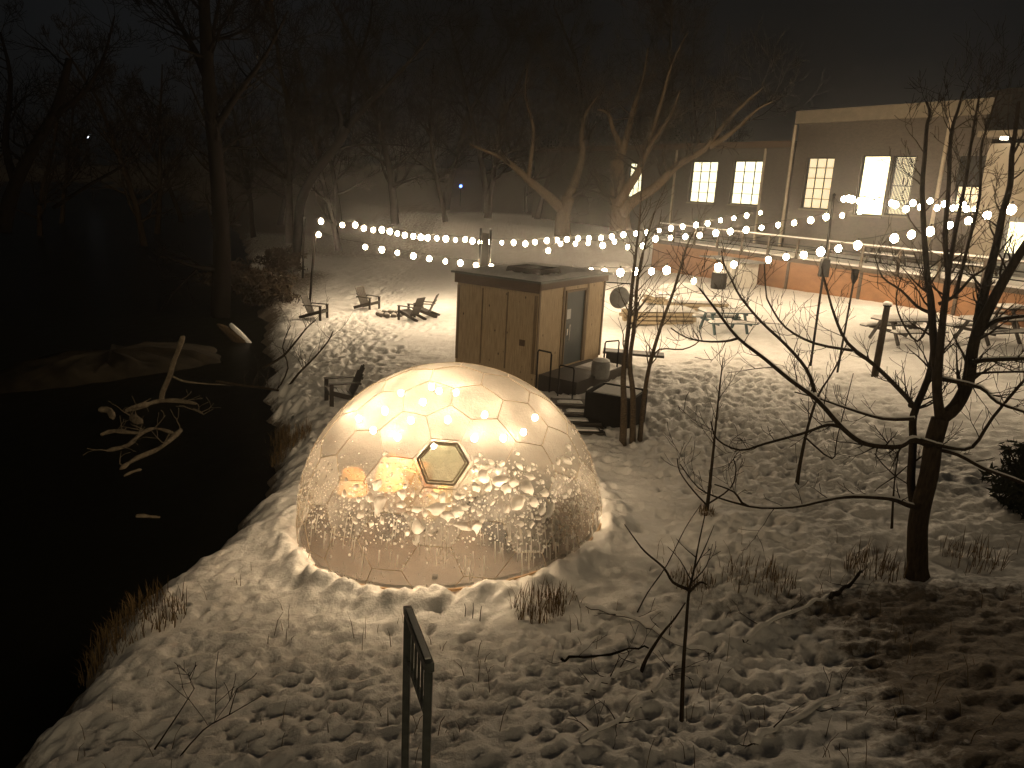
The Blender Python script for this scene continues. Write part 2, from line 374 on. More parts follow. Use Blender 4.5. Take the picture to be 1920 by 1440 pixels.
# ------------------------------------------------------------------ ground sheet
def build_ground():
    def axis(segs):
        out = [segs[0][0]]
        for a, b, st in segs:
            n = max(1, int(round((b - a) / st))); out += list(np.linspace(a, b, n + 1)[1:])
        return np.array(out)
    xs = axis([(-900, -120, 60), (-120, -40, 5), (-40, -14, .7), (-14, -7.5, .12), (-7.5, 9.5, .05), (9.5, 14, .1), (14, 24, .25), (24, 50, 1.5), (50, 120, 10), (120, 900, 60)])
    ys = axis([(-60, 0, 5), (0, 3.8, .3), (3.8, 16, .05), (16, 24, .075), (24, 36, .14), (36, 60, .3), (60, 100, 1.2), (100, 200, 8), (200, 1600, 70)])
    X, Y = np.meshgrid(xs, ys); Z = terrain_fine(X, Y)
    # footprints: along trodden lines, each a dent with a low rim
    def dent(cx, cy, a, b, ang, dep):
        i0, i1 = np.searchsorted(xs, [cx - 2.6 * a, cx + 2.6 * a]); j0, j1 = np.searchsorted(ys, [cy - 2.6 * a, cy + 2.6 * a])
        if i1 <= i0 or j1 <= j0: return
        dx = X[j0:j1, i0:i1] - cx; dy = Y[j0:j1, i0:i1] - cy
        u = (dx * math.cos(ang) + dy * math.sin(ang)) / a; v = (-dx * math.sin(ang) + dy * math.cos(ang)) / b
        q = u * u + v * v
        Z[j0:j1, i0:i1] += dep * (-np.exp(-q * q * 1.2) + .22 * np.exp(-((np.sqrt(q) - 1.35) / .35) ** 2))
    rg = random.Random(5)
    def trail(pts, n, spread, dep, size=.13):
        for _ in range(n):
            t = rg.random() * (len(pts) - 1); i = int(t); f = t - i
            x = pts[i][0] * (1 - f) + pts[i + 1][0] * f + rg.gauss(0, spread); y = pts[i][1] * (1 - f) + pts[i + 1][1] * f + rg.gauss(0, spread)
            if math.hypot(x + .87, y - 11.55) < 2.75: continue
            dent(x, y, size * rg.uniform(.8, 1.4), size * rg.uniform(.5, .75), rg.uniform(0, 3.14), dep * rg.uniform(.6, 1.4))
    trail([(2.4, 17), (4, 18.5), (6, 19.5), (8, 21)], 420, 1.5, .075, .16)
    trail([(3, 15), (5, 15.5), (7.5, 16.5)], 380, 1.3, .06, .15)
    trail([(3, 12.6), (6, 13.5), (9, 15)], 260, 1.4, .04, .14)
    trail([(-4.8, 24), (-6.2, 28), (-6.4, 33), (-7, 40)], 420, .75, .09, .17)
    trail([(-6.4, 28), (-4.6, 29), (-2, 30)], 160, 1.0, .06, .16)
    trail([(-3.8, 16.2), (-4.5, 19), (-5.2, 22.5), (-5.4, 25)], 460, 1.0, .08, .17)
    trail([(-4.2, 9.2), (-2.5, 7.6), (-.6, 7.2), (1.6, 7.6)], 420, .8, .04, .085)
    trail([(-3.2, 6.5), (-1, 6), (1.5, 6.2)], 260, .9, .04, .08)
    trail([(3.5, 9.6), (2.6, 7.5), (1.2, 6)], 200, .6, .05, .13)
    trail([(4, 24), (7, 27), (9, 26), (12, 25)], 180, 1.6, .045, .16)
    ny, nx = X.shape
    idx = np.arange(nx * ny).reshape(ny, nx)
    F = np.stack([idx[:-1, :-1], idx[:-1, 1:], idx[1:, 1:], idx[1:, :-1]], -1).reshape(-1, 4)
    me = bpy.data.meshes.new('snowy_ground')
    me.vertices.add(nx * ny); me.vertices.foreach_set('co', np.stack([X, Y, Z], -1).ravel().astype(np.float32))
    me.loops.add(F.size); me.loops.foreach_set('vertex_index', F.ravel().astype(np.int32))
    me.polygons.add(len(F)); me.polygons.foreach_set('loop_start', np.arange(0, F.size, 4, dtype=np.int32)); me.polygons.foreach_set('loop_total', np.full(len(F), 4, np.int32))
    me.update(calc_edges=True); me.polygons.foreach_set('use_smooth', np.ones(len(F), bool))
    d = shore(X, Y)
    soil_shade = .62 * np.exp(-((d - .55) / .45) ** 2) * sstep(-1, .3, d) + .9 * sstep(0, -.4, d) + .16 * sstep(8.5, 7.5, Y) * sstep(2, 5, X)
    soil_shade += .50 * sstep(2.6, 4.8, X - .25 * (Y - 7)) * sstep(9.9, 8.6, Y)  # near right slope: brush under thin snow, plus shadow put into the colour
    soil_shade += .30 * np.exp(-(((X - 3.2) / 2.4) ** 2 + ((Y - 8.8) / .5) ** 2)) + .42 * sstep(50, 58, Y) * sstep(-4, -8, X) + .6 * sstep(12, 18, -d) + .5 * np.exp(-((X + 10.5 + .1 * (Y - 30)) / 1.8) ** 2) * sstep(22, 27, Y) * sstep(50, 44, Y)  # the far bank's term paints its unlit darkness as earth colour
    soil_shade += .5 * sstep(70, 85, Y)
    at = me.attributes.new('soil_shade', 'FLOAT', 'POINT'); at.data.foreach_set('value', soil_shade.ravel().astype(np.float32))
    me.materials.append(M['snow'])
    o = bpy.data.objects.new('snowy_ground', me); COL.objects.link(o); o['kind'] = 'structure'
build_ground()
w = MB(); w.add([(-420, -60, WATER), (60, -60, WATER), (60, 900, WATER), (-420, 900, WATER)], [(0, 1, 2, 3)])
w.build('river', M['water'])['kind'] = 'structure'

# ------------------------------------------------------------------ tree makers
def grow(mb, p, d, L, r0, depth, rg, sides=4, up=.15, wander=.22, nch=(3, 5), minr=.004, ratio=.62):
    n = 5 if depth > 1 else 4
    pts = [np.array(p, float)]; rad = [r0]; d = np.array(d, float); d /= np.linalg.norm(d)
    for i in range(n):
        d = d + np.array([rg.gauss(0, wander), rg.gauss(0, wander), rg.gauss(0, wander) * .7 + up * .35]); d /= np.linalg.norm(d)
        pts.append(pts[-1] + d * L / n); rad.append(max(minr, r0 * (1 - .8 * (i + 1) / n)))
    mb.tube(pts, rad, sides if depth > 1 else 3, cap=False)
    if depth <= 0: return
    for c in range(rg.randint(*nch)):
        t = rg.uniform(.25, 1.0); k = min(n - 1, int(t * n)); f = t * n - k
        q = pts[k] * (1 - f) + pts[k + 1] * f; ax = pts[k + 1] - pts[k]; ax /= np.linalg.norm(ax)
        rd = np.array([rg.gauss(0, 1), rg.gauss(0, 1), rg.gauss(0, 1)]); rd -= ax * np.dot(rd, ax); rd /= np.linalg.norm(rd) + 1e-6
        a = rg.uniform(.45, .95); nd = ax * math.cos(a) + rd * math.sin(a)
        rr = rad[k] * (1 - f) + rad[k + 1] * f
        grow(mb, q, nd, L * ratio * rg.uniform(.75, 1.2), max(minr, rr * rg.uniform(.5, .7)), depth - 1, rg, sides, up, wander, nch, minr, ratio)
def px_poly(pts, Ya, Yb, org=None):
    n = len(pts); out = []
    for i, (x, y) in enumerate(pts):
        f = i / max(1, n - 1); out.append(at_y(x, y, Ya * (1 - f) + Yb * f))
    return out
def smooth_poly(P, k=3):
    P = [np.array(p) for p in P]; out = []
    for i in range(len(P) - 1):
        a = P[max(i - 1, 0)]; b = P[i]; c = P[i + 1]; d = P[min(i + 2, len(P) - 1)]
        for j in range(k):
            t = j / k; out.append(.5 * (2 * b + (c - a) * t + (2 * a - 5 * b + 4 * c - d) * t * t + (3 * b - a - 3 * c + d) * t ** 3))
    out.append(P[-1]); return out
def px_branch(mb, pts, Ya, Yb, ra, rb, org, sides=6, twigs=0, tl=.5, rg=random, snow=None, tdepth=1, up=.3, tr=.35):
    P = rel(smooth_poly(px_poly(pts, Ya, Yb)), org); n = len(P)
    rad = [ra + (rb - ra) * (i / (n - 1)) ** .8 for i in range(n)]
    mb.tube(P, rad, sides)
    if snow is not None:
        for a in range(n):
            pass
        Q = [p + np.array([0, 0, rad[i] * .75]) for i, p in enumerate(P)]
        snow.tube(Q, [max(.004, q * .62) for q in rad], 5)
    for _ in range(int(twigs * 1.5)):
        t = rg.uniform(.12, 1) * (n - 1); k = min(n - 2, int(t)); q = P[k] + (P[k + 1] - P[k]) * (t - k)
        ax = P[k + 1] - P[k]; ax = ax / (np.linalg.norm(ax) + 1e-9)
        rd = np.array([rg.gauss(0, 1), rg.gauss(0, .7), rg.gauss(.35, 1)]); rd -= ax * np.dot(rd, ax); rd /= np.linalg.norm(rd) + 1e-6
        nd = ax * rg.uniform(.5, .9) + rd * rg.uniform(.5, .9)
        grow(mb, q, nd, tl * rg.uniform(.5, 1.3), max(.0035, rad[k] * tr), tdepth, rg, 3, up, .16, (2, 4), .003, .55)
    return P, rad

# ------------------------------------------------------------------ the big bare tree by the viewer
def viewer_tree():
    rg = random.Random(3)
    b0 = on_ground(1721, 1082); Y = b0[1]
    t = thing('bare_tree', 'dark bare forked tree with snow on its long low limbs near the bushy evergreen', 'tree', b0)
    px = Y / FPX * .94
    tr = MB(); cr = MB(); sn = MB()
    px_branch(tr, [(1720, 1100), (1720, 1070), (1720, 1030), (1721, 985), (1728, 945), (1742, 890), (1750, 832), (1763, 785)], Y, Y, 23 * px, 17 * px, b0, 12)
    tr.tube(rel([at_y(1720, 1105, Y), at_y(1720, 1078, Y), at_y(1720, 1050, Y)], b0), [30 * px, 25 * px, 18 * px], 12)
    for pts, ya, yb, ra, rb, tw in [
        ([(1763, 785), (1757, 735), (1755, 688), (1749, 618), (1745, 560), (1740, 531), (1734, 456), (1729, 360), (1734, 291), (1738, 235), (1744, 212), (1736, 190)], 0, .3, 11, 2, 12),
        ([(1757, 735), (1762, 662), (1768, 597), (1776, 531), (1777, 512), (1772, 440), (1779, 347), (1783, 254), (1796, 207), (1807, 170)], 0, -.3, 9, 2, 12),
        ([(1776, 531), (1790, 440), (1809, 347), (1819, 282), (1826, 235), (1836, 180)], -.1, -.5, 5, 1.6, 9),
        ([(1763, 785), (1792, 762), (1815, 715), (1823, 657), (1832, 620), (1841, 569), (1852, 522), (1869, 456), (1879, 404), (1894, 347), (1897, 291), (1903, 250), (1910, 190)], 0, .2, 15, 3, 14),
        ([(1832, 625), (1850, 587), (1879, 531), (1907, 484), (1935, 440)], 0, -.4, 12, 7, 5),
        ([(1790, 560), (1815, 460), (1837, 366), (1839, 282), (1852, 235), (1860, 207), (1872, 170)], .2, .5, 4, 1.4, 8),
        ([(1714, 948), (1708, 905), (1712, 832), (1713, 778), (1740, 710), (1750, 657), (1747, 600)], .2, .5, 10, 6, 5),
    ]:
        px_branch(cr, pts, Y + ya, Y + yb, ra * px, rb * px, b0, 8, tw, .55, rg, None, 2)
    for pts, ya, yb, ra, rb, tw, s in [
        ([(1712, 950), (1700, 946), (1668, 935), (1598, 931), (1551, 937), (1485, 951), (1403, 949), (1376, 922), (1340, 908)], 0, -.9, 6.5, 1.5, 8, 1),
        ([(1403, 949), (1355, 936), (1310, 915), (1275, 870)], -.7, -1, 2.4, 1, 4, 0),
        ([(1757, 840), (1712, 824), (1687, 836), (1648, 836), (1613, 828), (1578, 801), (1532, 750), (1481, 712), (1434, 673), (1384, 634), (1347, 587), (1328, 562), (1311, 540)], 0, -1.3, 8, 1.4, 20, 1),
        ([(1578, 801), (1551, 797), (1504, 813), (1434, 832), (1388, 844), (1345, 824), (1333, 790)], -.6, -1.1, 3.6, 1.2, 8, 0),
        ([(1528, 735), (1512, 692), (1473, 646), (1427, 603), (1388, 556), (1372, 525), (1357, 494), (1353, 470)], -.7, -.2, 4, 1.2, 13, 0),
        ([(1708, 760), (1703, 748), (1644, 688), (1590, 644), (1565, 592), (1550, 540), (1540, 500)], .3, .9, 6.5, 1.5, 14, 0),
        ([(1598, 657), (1528, 644), (1473, 614), (1442, 568), (1436, 546), (1433, 495)], .6, .2, 3.4, 1.2, 10, 0),
        ([(1384, 634), (1360, 640), (1320, 640), (1285, 632), (1258, 615)], -1.2, -1.5, 2.6, 1, 6, 0),
        ([(1715, 785), (1656, 785), (1590, 766), (1535, 747), (1490, 735)], .2, .9, 5, 1.4, 8, 1),
        ([(1765, 710), (1839, 727), (1870, 754), (1930, 775)], 0, -.7, 5, 2.5, 6, 1),
        ([(1755, 842), (1796, 852), (1847, 879), (1901, 898), (1940, 915)], 0, -.8, 5, 3, 4, 1),
        ([(1725, 824), (1777, 838), (1823, 838), (1862, 782), (1930, 702)], -.1, -.6, 5, 2.4, 6, 1),
        ([(1823, 680), (1850, 675), (1930, 672)], 0, -.5, 6, 4, 4, 1),
        ([(1823, 702), (1860, 698), (1930, 697)], 0, .5, 3, 2, 4, 0),
        ([(1745, 587), (1720, 575), (1690, 545), (1655, 520), (1640, 480)], .1, .6, 4, 1.2, 9, 0),
        ([(1760, 570), (1790, 555), (1822, 520), (1850, 500), (1900, 440)], 0, -.4, 4, 1.4, 8, 0),
        ([(1842, 620), (1870, 600), (1930, 592)], .1, -.6, 5, 3, 3, 1),
        ([(1745, 600), (1720, 640), (1690, 600), (1680, 560), (1690, 520)], .2, .6, 3, 1, 8, 0),
    ]:
        px_branch(cr, pts, Y + ya, Y + yb, ra * px, rb * px, b0, 7, tw, .42, rg, sn if s else None, 1)
    tr.build('trunk', M['bark'], t, True); cr.build('branches', M['bark'], t, True); sn.build('snow_cover', M['snowcap'], t, True)
viewer_tree()

# ------------------------------------------------------------------ saplings and young trees
def px_tree(name, label, cat, base, stems, material, group=None, rg=None, dY=0):
    rg = rg or random.Random(base[0]); b0 = on_ground(*base); Y = b0[1]; px = Y / FPX
    t = thing(name, label, cat, b0, 0, group)
    tr = MB(); cr = MB()
    for i, (pts, ya, yb, ra, rb, tw, tl) in enumerate(stems):
        mbx = tr if i == 0 else cr
        P, rad = px_branch(mbx, pts, Y + ya, Y + yb, ra * px, rb * px, b0, 7)
        n = len(P)
        for _ in range(tw):
            u = rg.uniform(.3, 1) * (n - 1); k = min(n - 2, int(u)); q = P[k] + (P[k + 1] - P[k]) * (u - k)
            a = rg.uniform(0, 6.28)
            grow(cr, q, (math.cos(a) * .6, math.sin(a) * .5, rg.uniform(.5, 1.1)), tl * rg.uniform(.5, 1.2), max(.003, rad[k] * .4), 1, rg, 3, .3, .14, (2, 4), .003, .55)
    tr.build('trunk', material, t, True)
    if cr.v: cr.build('branches', material, t, True)
    return t
px_tree('young_birch', 'slim young birch with pale bark, closest of its clump to the dark tub', 'tree', (1168, 828), [([(1168, 835), (1170, 760), (1169, 700), (1178, 620), (1185, 540), (1193, 470), (1200, 400), (1207, 270)], 0, .4, 8, 1, 26, .9)], M['birch'])
px_tree('young_birch', 'slim dark birch stem in the middle of the clump of three', 'tree', (1185, 830), [([(1186, 836), (1187, 740), (1181, 680), (1191, 600), (1196, 520), (1214, 440), (1226, 400)], .1, -.2, 7, 1.2, 20, .8)], M['birch'])
px_tree('young_birch', 'leaning young birch of the clump, its top bent towards the blue picnic table', 'tree', (1199, 830), [([(1199, 836), (1206, 760), (1217, 690), (1240, 610), (1265, 540), (1285, 470), (1298, 440)], .3, -.2, 6, 1.2, 14, .8), ([(1220, 680), (1236, 655), (1280, 655), (1310, 640), (1300, 620)], .2, 0, 2, 1, 5, .5)], M['birch'])
px_tree('sapling', 'thin straight sapling with a tuft at its foot, between the dome and the forked tree', 'sapling', (1325, 958), [([(1325, 962), (1332, 900), (1340, 820), (1348, 740), (1356, 670)], 0, .3, 4.5, 1, 12, .5), ([(1326, 948), (1300, 920), (1275, 885), (1270, 860)], 0, -.2, 2, 1, 3, .4), ([(1327, 945), (1370, 915), (1380, 880), (1375, 860)], 0, .2, 2, 1, 3, .4)], M['bark'])
px_tree('sapling', 'slender leaning sapling standing in the trampled snow behind the long snowy limb', 'sapling', (1494, 908), [([(1494, 912), (1500, 870), (1515, 800), (1535, 740), (1560, 700), (1590, 640)], 0, .5, 4.5, 1, 9, .6), ([(1510, 820), (1560, 860), (1570, 820), (1600, 700)], .1, .4, 2, .8, 4, .4)], M['bark'])
px_tree('sapling', 'short sapling with star-like twigs just beside the forked trunk', 'sapling', (1672, 988), [([(1672, 992), (1674, 950), (1678, 895), (1686, 840)], 0, .1, 3, 1, 3, .4), ([(1679, 893), (1655, 870), (1640, 850)], 0, .1, 1.6, .8, 0, .3), ([(1679, 893), (1700, 875), (1715, 862)], 0, .1, 1.6, .8, 0, .3), ([(1679, 893), (1650, 912), (1640, 921)], 0, -.1, 1.4, .7, 0, .3), ([(1679, 893), (1698, 905), (1710, 915)], 0, -.1, 1.4, .7, 0, .3)], M['bark'])
px_tree('sapling', 'upright dark sapling with a snow-laden crook, nearest the grey handrail', 'sapling', (1278, 1352), [([(1278, 1358), (1281, 1260), (1287, 1170), (1292, 1110), (1300, 1075), (1310, 1020), (1322, 965)], 0, .6, 5.5, 1.2, 0, .3), ([(1290, 1105), (1262, 1092), (1245, 1065), (1210, 1035), (1190, 1010), (1171, 983)], .3, .2, 4, 1, 0, .3), ([(1300, 1070), (1318, 1035), (1339, 985)], .3, .6, 2, .8, 1, .2), ([(1300, 1090), (1325, 1060), (1336, 1020)], .3, .6, 1.7, .7, 1, .2), ([(1297, 1090), (1275, 1050), (1252, 1025)], .3, .5, 1.6, .7, 0, .2), ([(1305, 1045), (1285, 1028), (1268, 1010)], .4, .6, 1.4, .7, 0, .2), ([(1294, 1108), (1312, 1092), (1325, 1096)], .2, .1, 3.5, 1.5, 0, .2)], M['bark'])
px_tree('sapling', 'thin slanting sapling with a buried root, beside the upright dark one', 'sapling', (1204, 1256), [([(1202, 1262), (1212, 1235), (1240, 1190), (1265, 1160), (1285, 1130)], 0, .5, 5, 1.5, 0, .3), ([(1195, 1148), (1215, 1110), (1250, 1060), (1285, 990), (1315, 945)], .2, .9, 1.8, .8, 0, .3)], M['bark'])
px_tree('shrub', 'bare spreading shrub on the bank beside the rounded dark chair', 'shrub', (520, 735), [([(405, 715), (450, 722), (500, 728), (550, 738), (590, 752)], -.3, .2, 3.5, 1.5, 8, .7), ([(535, 733), (560, 700), (590, 670), (615, 640), (625, 620)], 0, .4, 2.8, 1, 9, .7), ([(493, 690), (530, 668), (555, 640), (575, 615), (592, 600)], .1, .5, 3, 1, 9, .7), ([(520, 732), (540, 690), (530, 650), (545, 610)], .2, .4, 2, .8, 6, .6)], M['bark'])
px_tree('shrub', 'sparse leafless twigs lying low in the dim snow by the water', 'shrub', (330, 1425), [([(290, 1405), (340, 1330), (365, 1290)], 0, .3, 2.2, .8, 2, .4), ([(320, 1440), (380, 1370), (430, 1340), (490, 1305)], 0, .3, 2.2, .8, 3, .4), ([(430, 1340), (440, 1305), (446, 1290)], .1, .2, 1.4, .7, 0, .3)], M['bark'])

# ------------------------------------------------------------------ lit trees behind the strings of bulbs
def big_px_tree(label, baseY, base, limbs, material, seed, twl=2.2):
    rg = random.Random(seed); b0 = at_y(base[0], base[1], baseY); b0[2] = grd(b0[0], b0[1]); px = baseY / FPX
    t = thing('bare_tree', label, 'tree', b0); tr = MB(); cr = MB(); tw_ = MB()
    for i, (pts, ya, yb, ra, rb, tw) in enumerate(limbs):
        if i == 0: pts = [(base[0], base[1] + 14)] + pts
        P, rad = px_branch(tr if i == 0 else cr, pts, baseY + ya, baseY + yb, ra * px, (rb if i == 0 else .45 * rb) * px, b0, 8)
        n = len(P)
        for _ in range(tw):
            u = rg.uniform(.25, 1) * (n - 1); k = min(n - 2, int(u)); q = P[k] + (P[k + 1] - P[k]) * (u - k)
            a = rg.uniform(0, 6.28)
            grow(tw_, q, (math.cos(a), math.sin(a), rg.uniform(.1, 1.2)), twl * rg.uniform(.6, 1.5), max(.016, rad[k] * .34), 3, rg, 4, .2, .15, (3, 4), .009, .62)
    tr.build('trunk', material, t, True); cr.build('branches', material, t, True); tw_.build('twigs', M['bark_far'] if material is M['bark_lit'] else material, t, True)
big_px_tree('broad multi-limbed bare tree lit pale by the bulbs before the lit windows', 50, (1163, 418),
    [([(1162, 405), (1160, 380), (1158, 340), (1156, 300)], 0, 0, 21, 12, 4),
     ([(1160, 385), (1175, 355), (1195, 325), (1210, 290), (1235, 250), (1258, 215), (1275, 170)], -.5, -2, 11, 3, 10),
     ([(1165, 400), (1190, 375), (1230, 350), (1270, 310), (1320, 280), (1360, 230), (1400, 190), (1430, 165)], -.5, -3, 12, 3, 14),
     ([(1156, 310), (1165, 280), (1150, 245), (1140, 212), (1120, 205)], 0, 1, 9, 3, 8),
     ([(1165, 290), (1178, 245), (1190, 195), (1205, 150), (1215, 90)], 0, 1.5, 8, 2.5, 10),
     ([(1330, 275), (1370, 250), (1420, 205), (1450, 190)], -2, -3, 6, 2, 8),
     ([(1210, 290), (1240, 190), (1260, 120), (1290, 60)], -1, 0, 5, 2, 10)], M['bark_lit'], 21)
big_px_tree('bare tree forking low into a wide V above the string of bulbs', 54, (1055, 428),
    [([(1055, 415), (1058, 395), (1066, 370)], 0, 0, 16, 12, 2),
     ([(1066, 370), (1080, 335), (1092, 290), (1090, 250), (1100, 210), (1130, 170)], 0, 1, 10, 3, 14),
     ([(1056, 395), (1030, 370), (1000, 345), (970, 318), (940, 295), (915, 285), (880, 270)], 0, -1, 11, 3, 16),
     ([(990, 335), (995, 300), (1000, 240), (985, 180), (990, 120)], -.5, .5, 5, 2, 12)], M['bark_lit'], 22)
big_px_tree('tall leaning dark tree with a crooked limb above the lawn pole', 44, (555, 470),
    [([(560, 420), (565, 375), (590, 325), (630, 275), (650, 240)], 0, 0, 9, 8, 2),
     ([(632, 270), (640, 225), (630, 200), (615, 160), (612, 90)], 0, .5, 7, 2, 12),
     ([(650, 240), (690, 195), (735, 150), (790, 90), (820, 50)], 0, -1, 7, 2, 14),
     ([(610, 295), (650, 275), (720, 270), (770, 275)], 0, .5, 4, 1.5, 8),
     ([(650, 240), (660, 150), (690, 60), (700, -20)], .2, 1, 5, 2, 10)], M['bark_dark'], 23)
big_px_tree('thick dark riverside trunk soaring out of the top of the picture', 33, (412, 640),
    [([(414, 560), (416, 460), (408, 330), (395, 200), (385, 60), (380, -80)], 0, 0, 22, 9, 8),
     ([(398, 170), (372, 110), (340, 50), (300, -20)], 0, .5, 10, 4, 10),
     ([(405, 240), (450, 170), (500, 100), (540, 20)], 0, -1, 8, 3, 12),
     ([(392, 150), (400, 60), (420, -40)], 0, .5, 7, 3, 8)], M['bark_dark'], 24, 1.8)
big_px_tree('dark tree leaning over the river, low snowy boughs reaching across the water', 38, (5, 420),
    [([(20, 370), (45, 310), (80, 250), (110, 190), (130, 110)], 0, 0, 15, 6, 8),
     ([(30, 345), (10, 270), (20, 150), (0, 60)], 0, .5, 9, 4, 10),
     ([(95, 220), (150, 180), (190, 120), (215, 30)], 0, .5, 7, 3, 12),
     ([(100, 390), (170, 345), (230, 310), (270, 265), (285, 225)], -1, -1, 4, 1.5, 6)], M['bark_dark'], 25, 1.8)

# ------------------------------------------------------------------ the wood beyond the yard
def wood_tree(seed, h):
    rg = random.Random(seed)
    t = thing('woodland_tree', 'bare dark tree in the unlit wood behind the yard', 'tree', (0, 0, 0), 0, 'bare trees of the dark wood')
    tr = MB(); cr = MB()
    pts = [np.array([0, 0, -.6])]; d = np.array([rg.gauss(0, .08), rg.gauss(0, .08), 1.])
    for i in range(8):
        d += np.array([rg.gauss(0, .09), rg.gauss(0, .09), 0]); pts.append(pts[-1] + d / np.linalg.norm(d) * h / 8)
    r0 = h * .017; rad = [r0 * (1.25 if i == 0 else 1 - .8 * i / 8) for i in range(9)]
    tr.tube(pts, rad, 7)
    for i in range(22):
        u = rg.uniform(1.3, 7.9); k = min(7, int(u)); q = pts[k] + (pts[k + 1] - pts[k]) * (u - k); a = rg.uniform(0, 6.28)
        grow(cr, q, (math.cos(a), math.sin(a), rg.uniform(.3, 1.4)), h * rg.uniform(.16, .36) * (1.15 - u / 11), rad[k] * .5, 3, rg, 4, .25, .17, (3, 5), .014, .58)
    tr.build('trunk', M['bark_far'], t, True); cr.build('branches', M['bark_far'], t, True)
    return t
protos = [wood_tree(31 + i, h) for i, h in enumerate((17, 14, 20, 15))]
spots = [(-30, 62), (-24, 70), (-19, 64), (-14, 60), (-10, 68), (-6, 63), (-2, 66), (2, 72), (6, 68), (10, 78), (15, 84), (-34, 74), (-40, 66), (-27, 84), (-8, 84), (0, 88), (21, 95), (-46, 78), (-17, 78), (-52, 60), (-60, 80), (5, 92), (-38, 92), (27, 105), (-22, 58), (-48, 50), (-3, 76), (-33, 50), (-12, 75), (12, 66)]
rg = random.Random(77)
for i, (x, y) in enumerate(spots):
    x += rg.uniform(-1, 1); y += rg.uniform(-1.5, 1.5); z = grd(x, y)
    if i < 4: protos[i].location = (x, y, z); protos[i].rotation_euler = (0, 0, rg.uniform(0, 6))
    else: dup(protos[i % 4], (x, y, z), rg.uniform(0, 6.28), None, None, rg.uniform(.8, 1.25))

def leafy(mb, c, rx, ry, rz, n, size, rg, hollow=.5):
    for _ in range(n):
        while True:
            p = np.array([rg.uniform(-1, 1) for _ in range(3)]); q = np.linalg.norm(p)
            if hollow < q < 1: break
        lump = .8 + .35 * math.sin(p[0] * 5 + c[0]) * math.cos(p[2] * 6 + c[1])
        p = p * lump; o = np.array(c) + p * [rx, ry, rz]
        a = np.array([rg.gauss(0, 1) for _ in range(3)]); a /= np.linalg.norm(a); b = np.cross(a, [rg.gauss(0, 1) for _ in range(3)]); b /= np.linalg.norm(b) + 1e-6
        s = size * rg.uniform(.5, 1.4); mb.add([o - a * s, o + b * s * .22, o + a * s, o - b * s * .22], [(0, 1, 2, 3)])
def bush(name, label, cat, p, r_, n, size, material, seed, stem=True):
    rg = random.Random(seed); t = thing(name, label, cat, p); fo = MB(); leafy(fo, (0, 0, r_[2] * .85), *r_, n, size, rg, .25)
    fo.build('foliage', material, t)
    st = MB()
    for k in range(7):
        a = rg.uniform(0, 6.28); st.tube([(0, 0, -.2), (math.cos(a) * r_[0] * .3, math.sin(a) * r_[1] * .3, r_[2] * .8), (math.cos(a) * r_[0] * .7, math.sin(a) * r_[1] * .7, r_[2] * 1.5)], [.03, .02, .008], 4)
    st.build('stem', M['bark'], t)
    return t
g = on_ground(1905, 960); bush('evergreen_bush', 'dark bushy evergreen at the picture edge beyond the forked tree', 'bush', (g[0] + .25, g[1], g[2] - .1), (.75, .7, .75), 4200, .09, M['needles'], 1)
for px_, py_, r_, lab, s in [(500, 575, (1.6, 1.2, 1.0), 'dark dense brush at the lawn edge beside the chair under the pole', 2), (440, 560, (2.0, 1.5, 1.25), 'large dark brush overhanging the river bank behind the snowy stump', 3), (530, 515, (1.5, 1.2, .9), 'dark brush beside the thin far pole', 4)]:
    g = on_ground(px_, py_); bush('brush', lab, 'bush', tuple(g), r_, 2600, .16, M['bark'], s)

# dead grass
def tuft(p, label, n, h, spread, seed, lean=.5, cat='grass tuft', group=None):
    rg = random.Random(seed); mb = MB()
    for _ in range(n):
        a = rg.uniform(0, 6.28); q = rg.random() ** .5 * spread; x, y = math.cos(a) * q, math.sin(a) * q; L = h * rg.uniform(.5, 1.2); b = rg.uniform(0, 6.28); k = lean * rg.random()
        w_ = .006; d = np.array([math.cos(b) * k, math.sin(b) * k, 1]); s_ = np.array([-math.sin(b), math.cos(b), 0]) * w_
        z0 = grd(p[0] + x, p[1] + y) - p[2] - .04
        o = np.array([x, y, z0]); m1 = o + d * L * .6; e = m1 + (d + np.array([math.cos(b), math.sin(b), -.8]) * k) * L * .4
        mb.add([o - s_, o + s_, m1 + s_ * .7, m1 - s_ * .7, e], [(0, 1, 2, 3), (3, 2, 4)])
    o = mb.build('grass_tuft', M['grass'], None); o.location = p; tag(o, label, cat, group)
for px_, py_, lab, n, h, sp in [
    (1010, 1142, 'dead grass clump poking through the snow below the dome', 160, .34, .34), (1050, 1120, 'small dead grass clump, upslope of the one below the dome', 70, .22, .2),
    (500, 862, 'brown grass overhanging the river bank at the dome edge', 420, .42, .55), (460, 930, 'matted brown grass on the bank halfway down the water edge', 380, .36, .5), (545, 835, 'dry grass in the shade directly beside the dome flank', 260, .4, .45),
    (1325, 962, 'little grass tuft round the foot of the thin straight sapling', 70, .2, .14), (260, 1160, 'brown grass at the near river edge in the dim snow', 380, .3, .6), (180, 1230, 'low brown grass nearest the corner of the dark water', 300, .26, .5),
    (1300, 1090, 'flattened grass under the crook of the upright sapling', 120, .2, .3), (1420, 1085, 'low dry weeds in front of the forked tree', 160, .25, .5), (1640, 1070, 'thin dry weeds beside the foot of the forked trunk', 120, .35, .4), (1820, 1050, 'thin dry weeds on the shaded mound past the forked trunk', 90, .35, .4)]:
    g = on_ground(px_, py_); tuft(tuple(g), lab, n, h, sp, px_ + py_)
